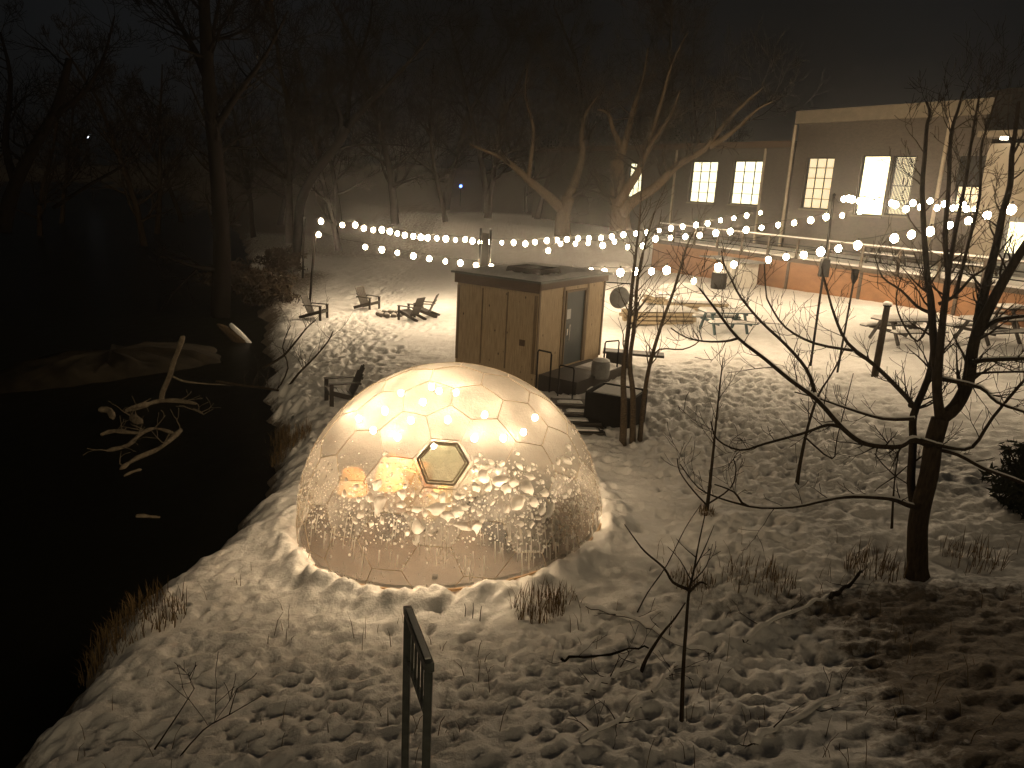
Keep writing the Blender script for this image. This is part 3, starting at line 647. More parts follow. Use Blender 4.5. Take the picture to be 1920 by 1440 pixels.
for i, (px_, py_, h) in enumerate([(872, 1155, .16), (886, 1158, .2), (900, 1160, .17)]):
    g = on_ground(px_, py_); mb = MB(); mb.tube([(0, 0, -.06), (.005, 0, h * .6), (.012 * (i - 1), 0, h)], [.006, .005, .004], 5)
    o = mb.build('reed_stalk', M['bark'], None); o.location = g; tag(o, ['short broken stalk, closest of three to the handrail', 'tallest of three broken stalks below the dome', 'broken stalk nearest the dead grass clump below the dome'][i], 'stalk', 'broken stalks in the snow')

rgs = random.Random(91); st_ = MB()
for _ in range(700):
    x = rgs.uniform(-4, 7.5); y = rgs.uniform(5.2, 10.8)
    if math.hypot(x + .87, y - 11.55) < 3.1 or noise2(np.array([x * .8]), np.array([y * .9]), 55)[0] < .08 or float(shore(np.array([x]), np.array([y]))[0]) < .4: continue
    z = grd(x, y) - .06; h = rgs.uniform(.08, .34); a = rgs.uniform(0, 6.28); l = rgs.uniform(.05, .6) * h
    st_.tube([(x, y, z), (x + math.cos(a) * l * .4, y + math.sin(a) * l * .4, z + h * .65), (x + math.cos(a) * l, y + math.sin(a) * l, z + h)], [.004, .003, .0015], 3, False)
so_ = st_.build('dry_stalks', M['grass']); so_['kind'] = 'stuff'
# snow-covered sticks lying on the bank
def stick(pts, lab, ra, rb, snowy=True):
    P = []
    for x, y in pts:
        g = on_ground(x, y); g[2] += .03 + .02 * math.sin(x * .9 + y); g[0] += .05 * math.sin(x * .37 + y * .7); P.append(g)
    org = P[0].copy(); t = thing('fallen_branch', lab, 'branch', org, 0, 'fallen branches in the snow')
    Q = rel(smooth_poly(P, 6), org); n = len(Q); rg_ = random.Random(len(lab)); Q = [q + np.array([rg_.gauss(0, .012), rg_.gauss(0, .012), rg_.gauss(0, .014)]) for q in Q]; rad = [(ra + (rb - ra) * i / (n - 1)) * rg_.uniform(.7, 1.2) for i in range(n)]
    mb = MB(); mb.tube(Q, rad, 6)
    for k_ in range(5): i_ = rg_.randrange(1, n); a_ = rg_.uniform(0, 6.28); grow(mb, Q[i_], (math.cos(a_), math.sin(a_), .35), .3, rad[i_] * .35, 1, rg_, 3, .1, .2, (1, 2), .003); mb.build('wood', M['bark'], t, True)
    if snowy:
        sn = MB(); sn.tube([q + np.array([0, 0, rad[i] * .45]) for i, q in enumerate(Q)], [q * 1.2 for q in rad], 7); sn.build('snow_cover', M['snowcap'], t, True)
stick([(1090, 1140), (1180, 1165), (1270, 1210), (1330, 1230)], 'snowy branch slanting down to the upright sapling', .03, .02)
stick([(1050, 1240), (1120, 1232), (1220, 1222)], 'thin straight branch lying flat in the snow', .016, .012, False)
stick([(1100, 1300), (1150, 1275), (1204, 1255)], 'snowy branch running to the foot of the slanting sapling', .03, .022)
stick([(1390, 1205), (1450, 1172), (1520, 1140), (1560, 1118)], 'long pale branch rising towards the forked tree', .025, .016)
stick([(1100, 1400), (1150, 1362), (1190, 1330)], 'short snowy branch closest to the picture bottom', .026, .018)
stick([(1225, 1305), (1250, 1270), (1275, 1245)], 'snowy stub of branch beside the upright sapling', .024, .018)
stick([(1560, 1130), (1590, 1105), (1622, 1080)], 'dark branch stub sticking out of the mound by the forked trunk', .03, .02, False)
stick([(1400, 1400), (1500, 1350), (1590, 1300)], 'long half-buried branch on the shaded slope', .03, .02)

# ------------------------------------------------------------------ driftwood in the river
def drift(polys, name, lab, cat, zs=None, mat_=None, depthY=None):
    t = None
    for k, (pts, ra, rb, zz) in enumerate(polys):
        P = [at_z(x, y, WATER + (zz if not hasattr(zz, '__len__') else zz[i])) for i, (x, y) in enumerate(pts)]
        if t is None: org = P[0].copy(); t = thing(name, lab, cat, org); mb = MB()
        Q = rel(smooth_poly(P), org); n = len(Q); rg_ = random.Random(len(lab) + k); mb.tube(Q, [(ra + (rb - ra) * i / (n - 1)) * rg_.uniform(.62, 1.2) * (.5 if i in (0, n - 1) else 1) for i in range(n)], 7)
        if name == 'driftwood':
            for k_ in range(5): i_ = rg_.randrange(n); a_ = rg_.uniform(0, 6.28); grow(mb, Q[i_], (math.cos(a_), math.sin(a_), .5), .45, .018, 1, rg_, 4, .05, .25, (1, 2), .006)
    mb.build('wood', mat_ or M['drift'], t, True)
drift([([(200, 845), (240, 835), (262, 815), (290, 803), (325, 812)], .05, .04, .05), ([(190, 815), (215, 808), (260, 812), (290, 803)], .07, .03, .06), ([(225, 880), (255, 860), (300, 840), (330, 815), (340, 805)], .05, .06, .05)], 'driftwood', 'forked bleached driftwood floating in the black water', 'driftwood')
drift([([(236, 770), (270, 760), (300, 752), (335, 752), (368, 757)], .10, .05, .04), ([(245, 780), (262, 792), (255, 785)], .09, .09, .05), ([(362, 766), (382, 777)], .03, .03, .02)], 'driftwood', 'flat pale log in the water at the foot of the upright snag', 'driftwood')
drift([([(185, 768), (205, 770), (212, 785)], .10, .09, .05)], 'ice_lump', 'rounded lump of ice standing alone in the river', 'ice')
drift([([(233, 892), (250, 884), (266, 880)], .04, .03, .02)], 'ice_lump', 'small flake of ice just below the forked driftwood', 'ice')
drift([([(255, 968), (270, 968), (300, 970)], .055, .03, .01)], 'ice_lump', 'lone pale sliver of ice low in the black river', 'ice')
Ysn = at_z(302, 752, WATER)[1]
t = thing('snag', 'tall crooked snag standing out of the river with snow along it', 'snag', at_z(302, 755, WATER)); org = np.array(t.location)
mb = MB(); mb.tube(rel(smooth_poly(px_poly([(302, 757), (305, 735), (318, 705), (325, 680), (335, 655), (343, 630)], Ysn, Ysn)), org), [.09, .075, .07, .07, .07, .07, .07, .07, .065, .07, .06, .06, .06, .07, .07, .06][:16], 7)
mb.tube(rel(smooth_poly(px_poly([(324, 706), (345, 715), (390, 720), (440, 722)], Ysn, Ysn + .5)), org), [.03] * 5 + [.02] * 5, 5)
mb.build('wood', M['drift'], t, True)
# uprooted stump on the bank
g = on_ground(470, 665); t = thing('tree_stump', 'snow-dusted slanting stump on the river bank below the dark brush', 'stump', g); Yg = g[1]
mb = MB(); mb.tube(rel(smooth_poly(px_poly([(480, 690), (462, 655), (440, 630), (408, 608)], Yg, Yg + .4)), g), [.45, .42, .36, .31, .29, .25, .2, .16, .11, .05], 9); mb.tube(rel(smooth_poly(px_poly([(470, 690), (500, 700), (530, 712)], Yg, Yg - .2)), g), [.2, .16, .12, .09, .07, .05, .03], 7); mb.tube(rel(smooth_poly(px_poly([(450, 690), (430, 705), (425, 730)], Yg, Yg - .3)), g), [.2, .17, .13, .1, .08, .06, .03], 7); mb.build('wood', M['bark_lit'], t, True)
mb = MB(); mb.tube(rel(smooth_poly(px_poly([(478, 660), (455, 632), (432, 608)], Yg, Yg + .4)), g), [.10, .13, .14, .13, .12, .10, .07], 7); mb.build('snow_cover', M['snowcap'], t, True)
# snow shelf across the water
V = []; rg = random.Random(4); top = MB()
sh = [(-40, 740), (60, 735), (200, 715), (330, 695), (420, 680), (410, 655), (300, 655), (210, 668), (120, 690), (-40, 712)]
P = [at_z(x, y, WATER) for x, y in sh]; c = sum(P) / len(P); rings = [(1, 0), (.93, .18), (.7, .4), (.35, .55)]
vs = []; n = len(P)
Pd = []
for i in range(n):
    for j in range(4): Pd.append(P[i] * (1 - j / 4) + P[(i + 1) % n] * j / 4)
n = len(Pd)
for k, (s_, z) in enumerate(rings):
    for i, p in enumerate(Pd):
        q = c + (p - c) * s_; vs.append((q[0] + rg.uniform(-.12, .12), q[1] + rg.uniform(-.12, .12), WATER - .05 + z * (1 + rg.uniform(-.4, .3)) * (k > 0)))
vs.append((c[0], c[1], WATER + .6)); fs = []
for k in range(3):
    for i in range(n): fs.append((k * n + i, k * n + (i + 1) % n, (k + 1) * n + (i + 1) % n, (k + 1) * n + i))
for i in range(n): fs.append((3 * n + i, 3 * n + (i + 1) % n, 4 * n))
top.add(vs, fs); top.build('river_bank', M['dim_shelf'], None, True)['kind'] = 'structure'

# ------------------------------------------------------------------ dome
def build_dome():
    t = thing('dome', 'glowing hexagon-panelled dome igloo crusted with snow and ice, lit from inside', 'dome', tuple(DOME_C))
    b = bmesh.new(); bmesh.ops.create_icosphere(b, subdivisions=3, radius=1); b.verts.ensure_lookup_table()
    V = [np.array(v.co) for v in b.verts]
    # turn the tiling so that one panel sits where the hatch is
    d = ray(830, 868); oc = CAM - DOME_C; A = d @ d; B = 2 * oc @ d; Cc = oc @ oc - DOME_R ** 2; tt = (-B - math.sqrt(B * B - 4 * A * Cc)) / 2 / A
    hd = (CAM + d * tt - DOME_C) / DOME_R
    six = [v for v in b.verts if len(v.link_edges) == 6]
    src = min(six, key=lambda v: (np.array(v.co) - np.array([.15, -.95, .25]) @ np.eye(3)) @ (np.array(v.co) - np.array([.15, -.95, .25])))
    a = np.array(src.co) / np.linalg.norm(src.co)
    q = Vector(a).rotation_difference(Vector(hd)); Rm = np.array(q.to_matrix())
    # spin about hd so the panel has a flat top
    fc = []
    for v in b.verts: fc.append([np.mean([np.array(x.co) for x in f.verts], 0) for f in v.link_faces])
    def order(i):
        c0 = V[i]; ref = np.cross(c0, [0.31, .77, .55]); ref /= np.linalg.norm(ref); w_ = np.cross(c0, ref)
        return sorted(fc[i], key=lambda p: math.atan2(p @ w_, p @ ref))
    polys = [order(i) for i in range(len(V))]
    c1 = Rm @ polys[src.index][0]; c1 = c1 / np.linalg.norm(c1)
    tang = c1 - hd * (c1 @ hd); right = np.cross([0, 0, 1], hd); right /= np.linalg.norm(right); upv = np.cross(hd, right)
    ang = math.atan2(tang @ upv, tang @ right)
    Rs = np.array(Matrix.Rotation(-ang + R(3), 3, Vector(hd)))
    T = Rs @ Rm
    ZC = -.22                                                          # the shell is cut by the ground here
    shell = MB(); seam = MB(); edges = {}; faces = []
    for i, pl in enumerate(polys):
        cen = T @ V[i]; C_ = [T @ (p / np.linalg.norm(p)) for p in pl]
        if cen[2] < -.2 : continue
        hatch = i == src.index
        faces.append((cen, C_, hatch))
        zc = cen[2] * DOME_R
        shell.cur = 0 if zc > 1.25 else (2 if zc > .66 else 1)
        if hatch:
            hp = C_; continue
        # finely divided panel, a touch flatter than the sphere
        m_ = len(C_); ring = 3
        vs = [cen * DOME_R * .996]; fs = []
        for r_ in range(1, ring + 1):
            for k in range(m_):
                for s_ in range(r_):
                    p = cen * (1 - r_ / ring) + (C_[k] * (1 - s_ / r_) + C_[(k + 1) % m_] * s_ / r_) * r_ / ring
                    p = p / np.linalg.norm(p) * DOME_R * (1.0 if r_ == ring else .998 + .004 * r_ / ring)
                    vs.append(p)
        st = lambda r_: 1 + m_ * (r_ - 1) * r_ // 2
        def vid(r_, j): return 0 if r_ == 0 else st(r_) + j % (m_ * r_)
        for r_ in range(1, ring + 1):
            for k in range(m_):
                for s_ in range(r_):
                    fs.append((vid(r_, k * r_ + s_), vid(r_, k * r_ + s_ + 1), vid(r_ - 1, k * (r_ - 1) + s_)))
                    if s_ < r_ - 1: fs.append((vid(r_, k * r_ + s_ + 1), vid(r_ - 1, k * (r_ - 1) + s_ + 1), vid(r_ - 1, k * (r_ - 1) + s_)))
        shell.add(vs, fs)
        for k in range(m_):
            key = tuple(sorted((tuple(np.round(C_[k], 3)), tuple(np.round(C_[(k + 1) % m_], 3)))))
            edges[key] = (C_[k], C_[(k + 1) % m_])
    for p, q_ in edges.values():
        if max(p[2], q_[2]) < -.12: continue
        L = [(p * (1 - f) + q_ * f) for f in (0, .33, .67, 1)]; L = [x / np.linalg.norm(x) * (DOME_R + .004) for x in L]
        seam.tube(L, .006, 4, False)
    seam.build('seam_lattice', M['seam'], t)
    # hatch
    hc = hd * DOME_R
    fr = MB(); gl = MB()
    C_ = [p * DOME_R for p in hp]
    for k_, rr, th in ((.84, .016, .02), (.74, .010, .035)):
        L = [hc + (p - hc) * k_ + hd * th for p in C_]
        for i in range(6): fr.tube([L[i], L[(i + 1) % 6]], rr, 6)
    L = [hc + (p - hc) * .83 + hd * .012 for p in C_]; gl.add([hc + hd * .015] + L, [(0, i + 1, (i + 1) % 6 + 1) for i in range(6)])
    L2 = [hc + (p - hc) * .84 + hd * .002 for p in C_]; shell.cur = 2; shell.add(L2 + [p * .999 for p in C_], [(i, (i + 1) % 6, (i + 1) % 6 + 6, i + 6) for i in range(6)])
    shell.build('shell', [M['dome_top'], M['dome_low'], M['dome_ice']], t, True)
    ho = fr.build('hatch', M['seam'], t); gl.build('pane', M['hatch'], ho)
    # rime blobs: clumps of snow clinging to the panels
    rg = random.Random(9); sn = MB(); sm = MB()
    ctr = np.array([0, 0, 0.])
    def blob(dirv, s_, flat, mbx, sd, amp=.25):
        dirv = dirv / np.linalg.norm(dirv); n_ = Vector(dirv); x_ = n_.orthogonal().normalized(); y_ = n_.cross(x_); a_ = rg.uniform(0, 6.28)
        xx = x_ * math.cos(a_) + y_ * math.sin(a_); yy = n_.cross(xx)
        sq = Matrix((xx, yy, n_)).transposed() @ Matrix.Diagonal((rg.uniform(.7, 1.5), rg.uniform(.6, 1.1), flat))
        V_, F_ = _ico(2 if s_ > .03 else 1); rr = random.Random(sd); c_ = dirv * (DOME_R + .008); vs = []
        for p in V_:
            q = sq @ (Vector(p) * s_ * (1 + amp * (rr.random() * 2 - 1))); vs.append(tuple(q) if False else (q[0] + c_[0], q[1] + c_[1], q[2] + c_[2]))
        keep = [f for f in F_ if sum(V_[i][2] for i in f) > -.25]          # only the outer skin of the clump
        mbx.add(vs, keep)
    def dirpx(x, y):
        d = ray(x, y); B_ = 2 * oc @ d; disc = B_ * B_ - 4 * (d @ d) * Cc
        if disc < 0: return None
        return (CAM + d * ((-B_ - math.sqrt(disc)) / 2 / (d @ d)) - DOME_C) / DOME_R
    # broad clumps over the sunless front quarter
    hot = [(905, 895, 30, 22), (880, 870, 24, 16), (935, 905, 34, 26), (960, 930, 30, 24), (870, 930, 40, 26), (835, 940, 30, 20), (905, 950, 30, 18), (990, 940, 26, 24), (1020, 960, 26, 24), (860, 975, 30, 14), (700, 950, 40, 26), (780, 975, 40, 30), (740, 925, 46, 18), (690, 925, 26, 18), (660, 960, 16, 18), (1005, 975, 22, 20), (1050, 930, 22, 40), (925, 875, 30, 12), (985, 890, 40, 22), (1070, 890, 16, 60)]
    k = 0
    done = []
    def put(dv, r_, flat, kk, amp=.3, gap=1.0):
        dv = dv / np.linalg.norm(dv)
        if done:
            D = np.array(done); q_ = np.linalg.norm(D[:, :3] - dv, axis=1) * DOME_R
            if np.any(q_ < gap * (D[:, 3] + r_)): return
        done.append((*dv, r_)); blob(dv, r_, flat, sn, kk, amp)
    for x, y in [(893, 880), (905, 905), (938, 912), (885, 915), (960, 945), (1000, 950), (720, 955), (775, 985), (865, 950), (848, 966), (870, 985), (820, 955), (1005, 930), (960, 905), (745, 930), (700, 940), (990, 905), (930, 880), (845, 925)]:
        for _ in range(5):
            dv = dirpx(x + rg.gauss(0, 10), y + rg.gauss(0, 9))
            if dv is not None and np.dot(dv, hd) < .984: k_ = rg.random(); put(dv, rg.uniform(.06, .11), rg.uniform(.35, .55), int(k_ * 1e6), .38, .8)
    for x, y, sx, sy in hot:
        for _ in range(110):
            dv = dirpx(x + rg.gauss(0, sx * .55), y + rg.gauss(0, sy * .55))
            if dv is None or dv[2] < .12 or np.dot(dv, hd) > .984: continue
            k += 1; put(dv, rg.choice((.018, .024, .03, .036, .05, .07)) * rg.uniform(.7, 1.15), rg.uniform(.35, .6), k)
    # fine frost crumbs all round the lower half
    for _ in range(6500):
        a_ = rg.uniform(0, 6.28); z_ = rg.gauss(.36, .10) + .06 * math.sin(a_ * 3)
        dv = np.array([math.cos(a_) * math.sqrt(1 - z_ * z_), math.sin(a_) * math.sqrt(1 - z_ * z_), z_])
        if dv[1] > .25 or np.dot(dv, hd) > .984: continue
        k += 1; put(dv, rg.choice((.007, .010, .013, .018, .026)) * rg.uniform(.8, 1.3), rg.uniform(.35, .6), k, .3, 1.1)
    # snow lying on the lower edges of the panels
    for p, q_ in edges.values():
        mz = (p[2] + q_[2]) / 2
        if .14 < mz < .42 and abs(p[2] - q_[2]) < .2 and (p + q_)[1] < .5:
            for f in np.linspace(.05, .95, 9):
                if rg.random() < .5: k += 1; blob(p * (1 - f) + q_ * f + np.array([0, 0, .006]), rg.uniform(.012, .026), .7, sn, k, .25)
    so = sn.build('snow_crust', M['crust'], t, True); so['kind'] = 'stuff'
    ic = MB()
    for _ in range(95):
        a_ = rg.uniform(-2.9, -.2); z0 = rg.uniform(.16, .36); L = rg.uniform(.05, .17); w_ = rg.uniform(.004, .009); P_ = []
        for f in (0, .3, .6, 1):
            z_ = z0 - L * f; P_.append(np.array([math.cos(a_) * math.sqrt(1 - z_ * z_), math.sin(a_) * math.sqrt(1 - z_ * z_), z_]) * (DOME_R + .008))
        ic.tube(P_, [w_ * 1.3, w_, w_ * .8, w_ * .4], 5)
    io = ic.build('icicle', M['crust'], t, True); io['kind'] = 'stuff'
    SL = Matrix(((1, 0, 0), (0, 1, 0), (.10, 0, 1)))                     # the base follows the slope of the ground
    # base ring, floor and the stub of cable post
    rb = MB(); rb.lathe((0, 0, 0), [(DOME_R - .01, -.5), (DOME_R + .02, -.5), (DOME_R + .02, -.03), (DOME_R - .01, -.03)], 72, SL); rb.build('base_ring', M['rim'], t)
    fl = MB(); fl.lathe((0, 0, 0), [(0.001, .0), (DOME_R - .05, .0)], 48, SL); fl.build('floor', M['floor'], t)
    p = on_ground(815, 1096); st = MB(); q_ = p - DOME_C; st.box((q_[0], q_[1], q_[2] + .03), (.07, .06, .2)); st.build('anchor_block', M['black'], t)
    # its own string of bulbs, hung just under the roof
    t2 = thing('dome_string_lights', 'string of warm bulbs strung under the roof inside the dome', 'string lights', tuple(DOME_C))
    pts = []
    lst = [(659, 771), (684, 790), (699, 737), (710, 751), (741, 711), (737, 808), (762, 769), (786, 726), (806, 704), (819, 692), (855, 718), (839, 768), (808, 817), (894, 808), (916, 755), (952, 810), (1007, 782), (1023, 760)]
    for i, (x, y) in enumerate(lst):
        dv = dirpx(x, y); dep = .16 + .10 * ((i * 7) % 5) / 4
        if (x, y) in ((699, 737), (819, 692), (1007, 782)): dep = .35
        p = dv * (DOME_R - dep)
        bb = MB(); bb.ball((0, 0, 0), .042, Matrix.Diagonal((1, 1, 1.2)), 0, 0, 2); o = bb.build('bulb', M['domebulb'], t2, True); o.location = p
        sk = MB(); sk.tube([(0, 0, .045), (0, 0, .1)], .018, 8); s2 = sk.build('socket', M['black'], o)
        pts.append(p + np.array([0, 0, .1]))
    cb = MB()
    for i in range(len(pts) - 1):
        a_, b_ = pts[i], pts[i + 1]
        mid = (a_ + b_) / 2; mid = mid / np.linalg.norm(mid) * (DOME_R - .10)
        cb.tube([a_, mid, b_], .006, 4)
    cb.build('cable', M['black'], t2)
    return t
build_dome()

# furniture inside the dome
def armchair(label, loc, rz, body, cush, throw=None):
    t = thing('armchair', label, 'armchair', loc, rz, 'armchairs inside the dome')
    s = MB(); s.box((0, 0, .30), (.66, .62, .22)); s.build('seat', cush, t)
    s = MB(); s.box((-.33, 0, .62), (.16, .70, .78), Euler((0, R(-12), 0)).to_matrix()); s.build('backrest', body, t)
    for y in (-.37, .37): s = MB(); s.box((0, y, .38), (.66, .12, .42)); s.build('armrest', body, t)
    for x in (-.28, .28):
        for y in (-.3, .3): s = MB(); s.tube([(x, y, 0), (x, y, .2)], [.02, .025], 6); s.build('leg', M['dkwood'], t)
    if throw:
        s = MB(); s.box((-.30, 0, .80), (.24, .74, .5), Euler((0, R(-12), 0)).to_matrix()); s.box((.02, 0, .42), (.6, .6, .05)); s.build('blanket', throw, t)
zf = DOME_C[2] + .02
armchair('rust-orange draped armchair inside the dome, near the ochre one', (-1.35, 11.2, zf), R(60), M['ochre'], M['rust'], M['rust'])
for lx, ly, lz, lab in [(-2.35, 11.05, .62, 'squat ochre shaded lamp glowing low inside the dome, the one closer to the river'), (-1.75, 10.75, .80, 'taller ochre shaded lamp glowing inside the dome beside the rust-orange chair')]:
    t = thing('shaded_lamp', lab, 'lamp', (lx, ly, zf + .11 * (lx + .87)), 0, 'lamps on the dome floor')
    s = MB(); s.lathe((0, 0, lz), [(.15, .34), (.24, 0)], 20); s.build('lamp_shade', M['shade'], t, True)
    s = MB(); s.lathe((0, 0, 0), [(.16, 0), (.16, .03), (.025, .05), (.025, lz + .1)], 12); s.build('stand', M['dkwood'], t, True)
armchair('dark navy armchair inside the dome behind the crusted panels', (.12, 10.45, zf + .08), R(130), M['navy'], M['navy'])
armchair('dark navy armchair at the back of the dome floor', (-.5, 13.0, zf), R(-90), M['navy'], M['navy'])
t = thing('round_table', 'low round table with a cloth in the middle of the dome', 'table', (-.75, 11.75, zf))
s = MB(); s.lathe((0, 0, 0), [(.001, .62), (.5, .62), (.52, .6), (.54, .38)], 32); s.build('tablecloth', M['cloth'], t)
s = MB(); s.lathe((0, 0, 0), [(.25, 0), (.25, .03), (.04, .06), (.04, .6)], 16); s.build('pedestal', M['dkwood'], t)

# ------------------------------------------------------------------ shed (sauna cabin)
def build_shed():
    th = R(34); C = at_y(1012, 528, 19.5); zt = C[2]
    zb = grd(C[0], C[1]) + .40
    t = thing('shed', 'plywood cabin with a flat snowy roof and a grey steel door', 'shed', (C[0], C[1], zb), th)
    # local x: leftwards long face is -x ; +y runs back along the door side
    L1, L2, H_ = 2.62, 3.55, zt - zb
    L1v = (-L1, 0)
    Rz = Matrix.Rotation(-2 * th, 3, 'Z') if False else None
    t.rotation_euler = (0, 0, -th)
    wl = MB()
    hh = H_ - .12
    wl.box((-L1 / 2, .03, hh / 2 - .3), (L1, .06, hh + .6)); wl.box((-L1 / 2, L2 - .03, hh / 2), (L1, .06, hh)); wl.box((-L1 + .03, L2 / 2, hh / 2 - .3), (.06, L2 - .12, hh + .6)); wl.box((-.035, L2 / 2, -.305), (.05, L2 - .12, .6))
    dy0, dy1, dh = 1.35, 2.45, 2.02
    wl.box((-.03, (dy0 + .06) / 2, hh / 2), (.06, dy0 - .06, hh)); wl.box((-.03, (dy1 + L2 - .06) / 2, hh / 2), (.06, L2 - .06 - dy1, hh)); wl.box((-.03, (dy0 + dy1) / 2, (hh + dh) / 2), (.06, dy1 - dy0, hh - dh))
    wl.build('wall', M['ply'], t)
    for x in (-L1 + .05, -L1 * .67, -L1 * .36, -.06):
        bt = MB(); bt.box((x, -.012, hh / 2 - .12), (.09 if x in (-L1 + .05, -.06) else .035, .02, hh - .26)); bt.build('corner_trim', M['trim'], t)
    for y in (.05, 1.25, 2.55, L2 - .05): bt = MB(); bt.box((.012, y, hh / 2), (.02, .08, hh)); bt.build('corner_trim', M['trim'], t)
    d = MB(); d.box((-.035, (dy0 + dy1) / 2, dh / 2), (.045, dy1 - dy0 - .08, dh - .02)); do = d.build('door', M['door'], t)
    h = MB(); h.tube([(.03, dy0 + .2, .7), (.07, dy0 + .2, .7), (.07, dy0 + .2, 1.15), (.03, dy0 + .2, 1.15)], .014, 6); h.box((-.008, dy0 + .2, .93), (.02, .06, .18)); h.build('handle', M['steel'], do)
    n_ = MB(); n_.box((-.010, dy0 + .24, 1.42), (.006, .2, .27)); n_.build('notice', M['paper'], do)
    f = MB(); f.box((.0, dy0 + .02, dh / 2), (.07, .05, dh)); f.box((.0, dy1 - .02, dh / 2), (.07, .05, dh)); f.box((.0, (dy0 + dy1) / 2, dh + .03), (.07, dy1 - dy0 + .02, .06)); f.build('door_frame', M['trim'], t)
    fa = MB(); fa.box((-L1 / 2, -.045, H_ - .17), (L1 + .12, .05, .26)); fa.box((.055, L2 / 2, H_ - .13), (.045, L2 + .05, .18)); fa.box((-L1 - .04, L2 / 2, H_ - .17), (.05, L2, .26)); fa.build('fascia', [M['fascia']], t)
    rf = MB(); rf.box((-L1 / 2, L2 / 2, H_ - .02), (L1 + .28, L2 + .28, .05)); ro = rf.build('roof', M['galv'], t)
    sn = MB(); rgx = random.Random(2); nx, ny = 26, 34; vs = []; fs = []
    for j in range(ny + 1):
        for i in range(nx + 1):
            u, v = i / nx, j / ny; e = min(u, 1 - u, v, 1 - v); vs.append((-L1 - .1 + u * (L1 + .2), -.1 + v * (L2 + .2), H_ + .008 + .085 * min(1, (e * 9) ** .5) * rgx.uniform(.6, 1.1)))
    for j in range(ny):
        for i in range(nx): a = j * (nx + 1) + i; fs.append((a, a + 1, a + nx + 2, a + nx + 1))
    sn.add(vs, fs); sn.build('snow_cover', M['snowcap'], ro, True)
    sk = MB(); sk.box((-.95, 1.15, H_ + .14), (1.15, 1.0, .14), None, .93); sk.build('roof_hatch', M['black'], t)
    vt = MB(); vt.box((-.42, -.02, .78), (.16, .03, .16)); vt.box((-.42, -.04, .78), (.10, .02, .10)); vt.build('vent', M['fascia'], t)
    # hanging round sign off the far corner
    base = np.array([C[0], C[1], zb]); ex = np.array([math.cos(-th), math.sin(-th), 0]); ey = np.array([math.sin(th), math.cos(th), 0])
    cor = base + ey * L2 + ex * .02
    sg = thing('round_sign', 'plain grey round sign hanging from a bracket at the cabin corner', 'sign', (cor[0], cor[1], zb + H_ - .45))
    s = MB(); s.bar((0, 0, .18), (.75, -.1, .18), .03, .03); s.bar((0, 0, -.05), (.5, -.06, .17), .018, .018); s.build('bracket', M['black'], sg)
    s = MB(); ax = Euler((R(90), 0, R(18))).to_matrix(); s.lathe((.42, -.05, -.24), [(.001, -.02), (.30, -.02), (.32, 0), (.30, .02), (.001, .02)], 32, ax); s.build('disc', M['grey'], sg, True)
    # platform, steps and rails before the door
    def loc(x, y, z): return tuple(base + ex * x + ey * y + np.array([0, 0, z]))
    pf = thing('platform', 'low dark timber landing outside the cabin door', 'platform', loc(0, 0, 0), -th)
    s = MB(); s.box((.62, 1.5, -.22), (1.15, 2.7, .42)); s.build('deck', M['dkwood'], pf)
    s = MB(); s.box((.72, 2.2, .012), (.9, 1.2, .05), None, .8); s.build('snow_cover', M['snowcap'], pf)
    pt = at_y(1072, 748, 17.7); pb = on_ground(1092, 816)
    st = thing('steps', 'short flight of dark wooden steps with snowy treads beside the dome', 'steps', tuple(pb), math.atan2(pt[1] - pb[1], pt[0] - pb[0]) - R(90))
    run = math.hypot(pt[0] - pb[0], pt[1] - pb[1]); rise = pt[2] - pb[2]
    for k in range(4):
        s = MB(); s.box((0, run * (k + .5) / 4, rise * (k + .6) / 4), (.95, run / 4 + .03, .05)); tr_ = s.build('tread', M['dkwood'], st)
        s = MB(); s.box((.08 * (-1) ** k, run * (k + .42) / 4, rise * (k + .6) / 4 + .038), (.6, .2, .03), None, .8); s.build('snow_cover', M['snowcap'], tr_)
    for x in (-.49, .49): s = MB(); s.bar((x, -.05, -.1), (x, run, rise - .08), .04, .2); s.build('stringer', M['dkwood'], st)
    tq = on_ground(1158, 800)
    tb = thing('tub', 'deep black square plunge tub with snow on its rim, between steps and birches', 'tub', (tq[0], tq[1] + .55, tq[2]), -th + R(8))
    s = MB(); W_, D_, Hh = 1.05, 1.0, .78
    for x in (-W_ / 2, W_ / 2): s.box((x, 0, Hh / 2 - .1), (.06, D_ + .06, Hh))
    for y in (-D_ / 2, D_ / 2): s.box((0, y, Hh / 2 - .1), (W_ - .06, .06, Hh))
    s.box((0, 0, Hh - .2), (W_ - .06, D_ - .06, .05)); s.build('wall', M['black'], tb)
    s = MB(); s.box((0, .05, Hh - .145), (W_ - .1, D_ - .2, .06), None, .9); s.build('snow_cover', M['snowcap'], tb)
    def loop(name, lab, p0, p1, h_, r_=.022, g=None):
        p0 = np.array(p0); p1 = np.array(p1); o = thing(name, lab, 'handrail', tuple(p0), 0, g)
        v = p1 - p0; s_ = MB(); s_.tube([(0, 0, -.1), (0, 0, h_ - .05), (v[0] * .06, v[1] * .06, h_), (v[0] * .94, v[1] * .94, h_ + v[2]), (v[0], v[1], h_ - .05 + v[2]), (v[0], v[1], -.1 + v[2])], r_, 7); s_.build('rail', M['black'], o, True)
    a = at_y(1005, 722, 18.3); b_ = at_y(1030, 728, 18.1); loop('handrail', 'bent black pipe handrail against the knotty cabin wall', a, b_, .88)
    a = at_y(1046, 735, 18.2); b_ = at_y(1073, 742, 17.9); loop('handrail', 'black pipe handrail in front of the grey door by the steps', a, b_, .68, .018)
    a = at_y(1131, 690, 20.3); b_ = at_y(1157, 686, 20.9); loop('handrail', 'black looped handrail past the far corner of the cabin', a, b_, .72)
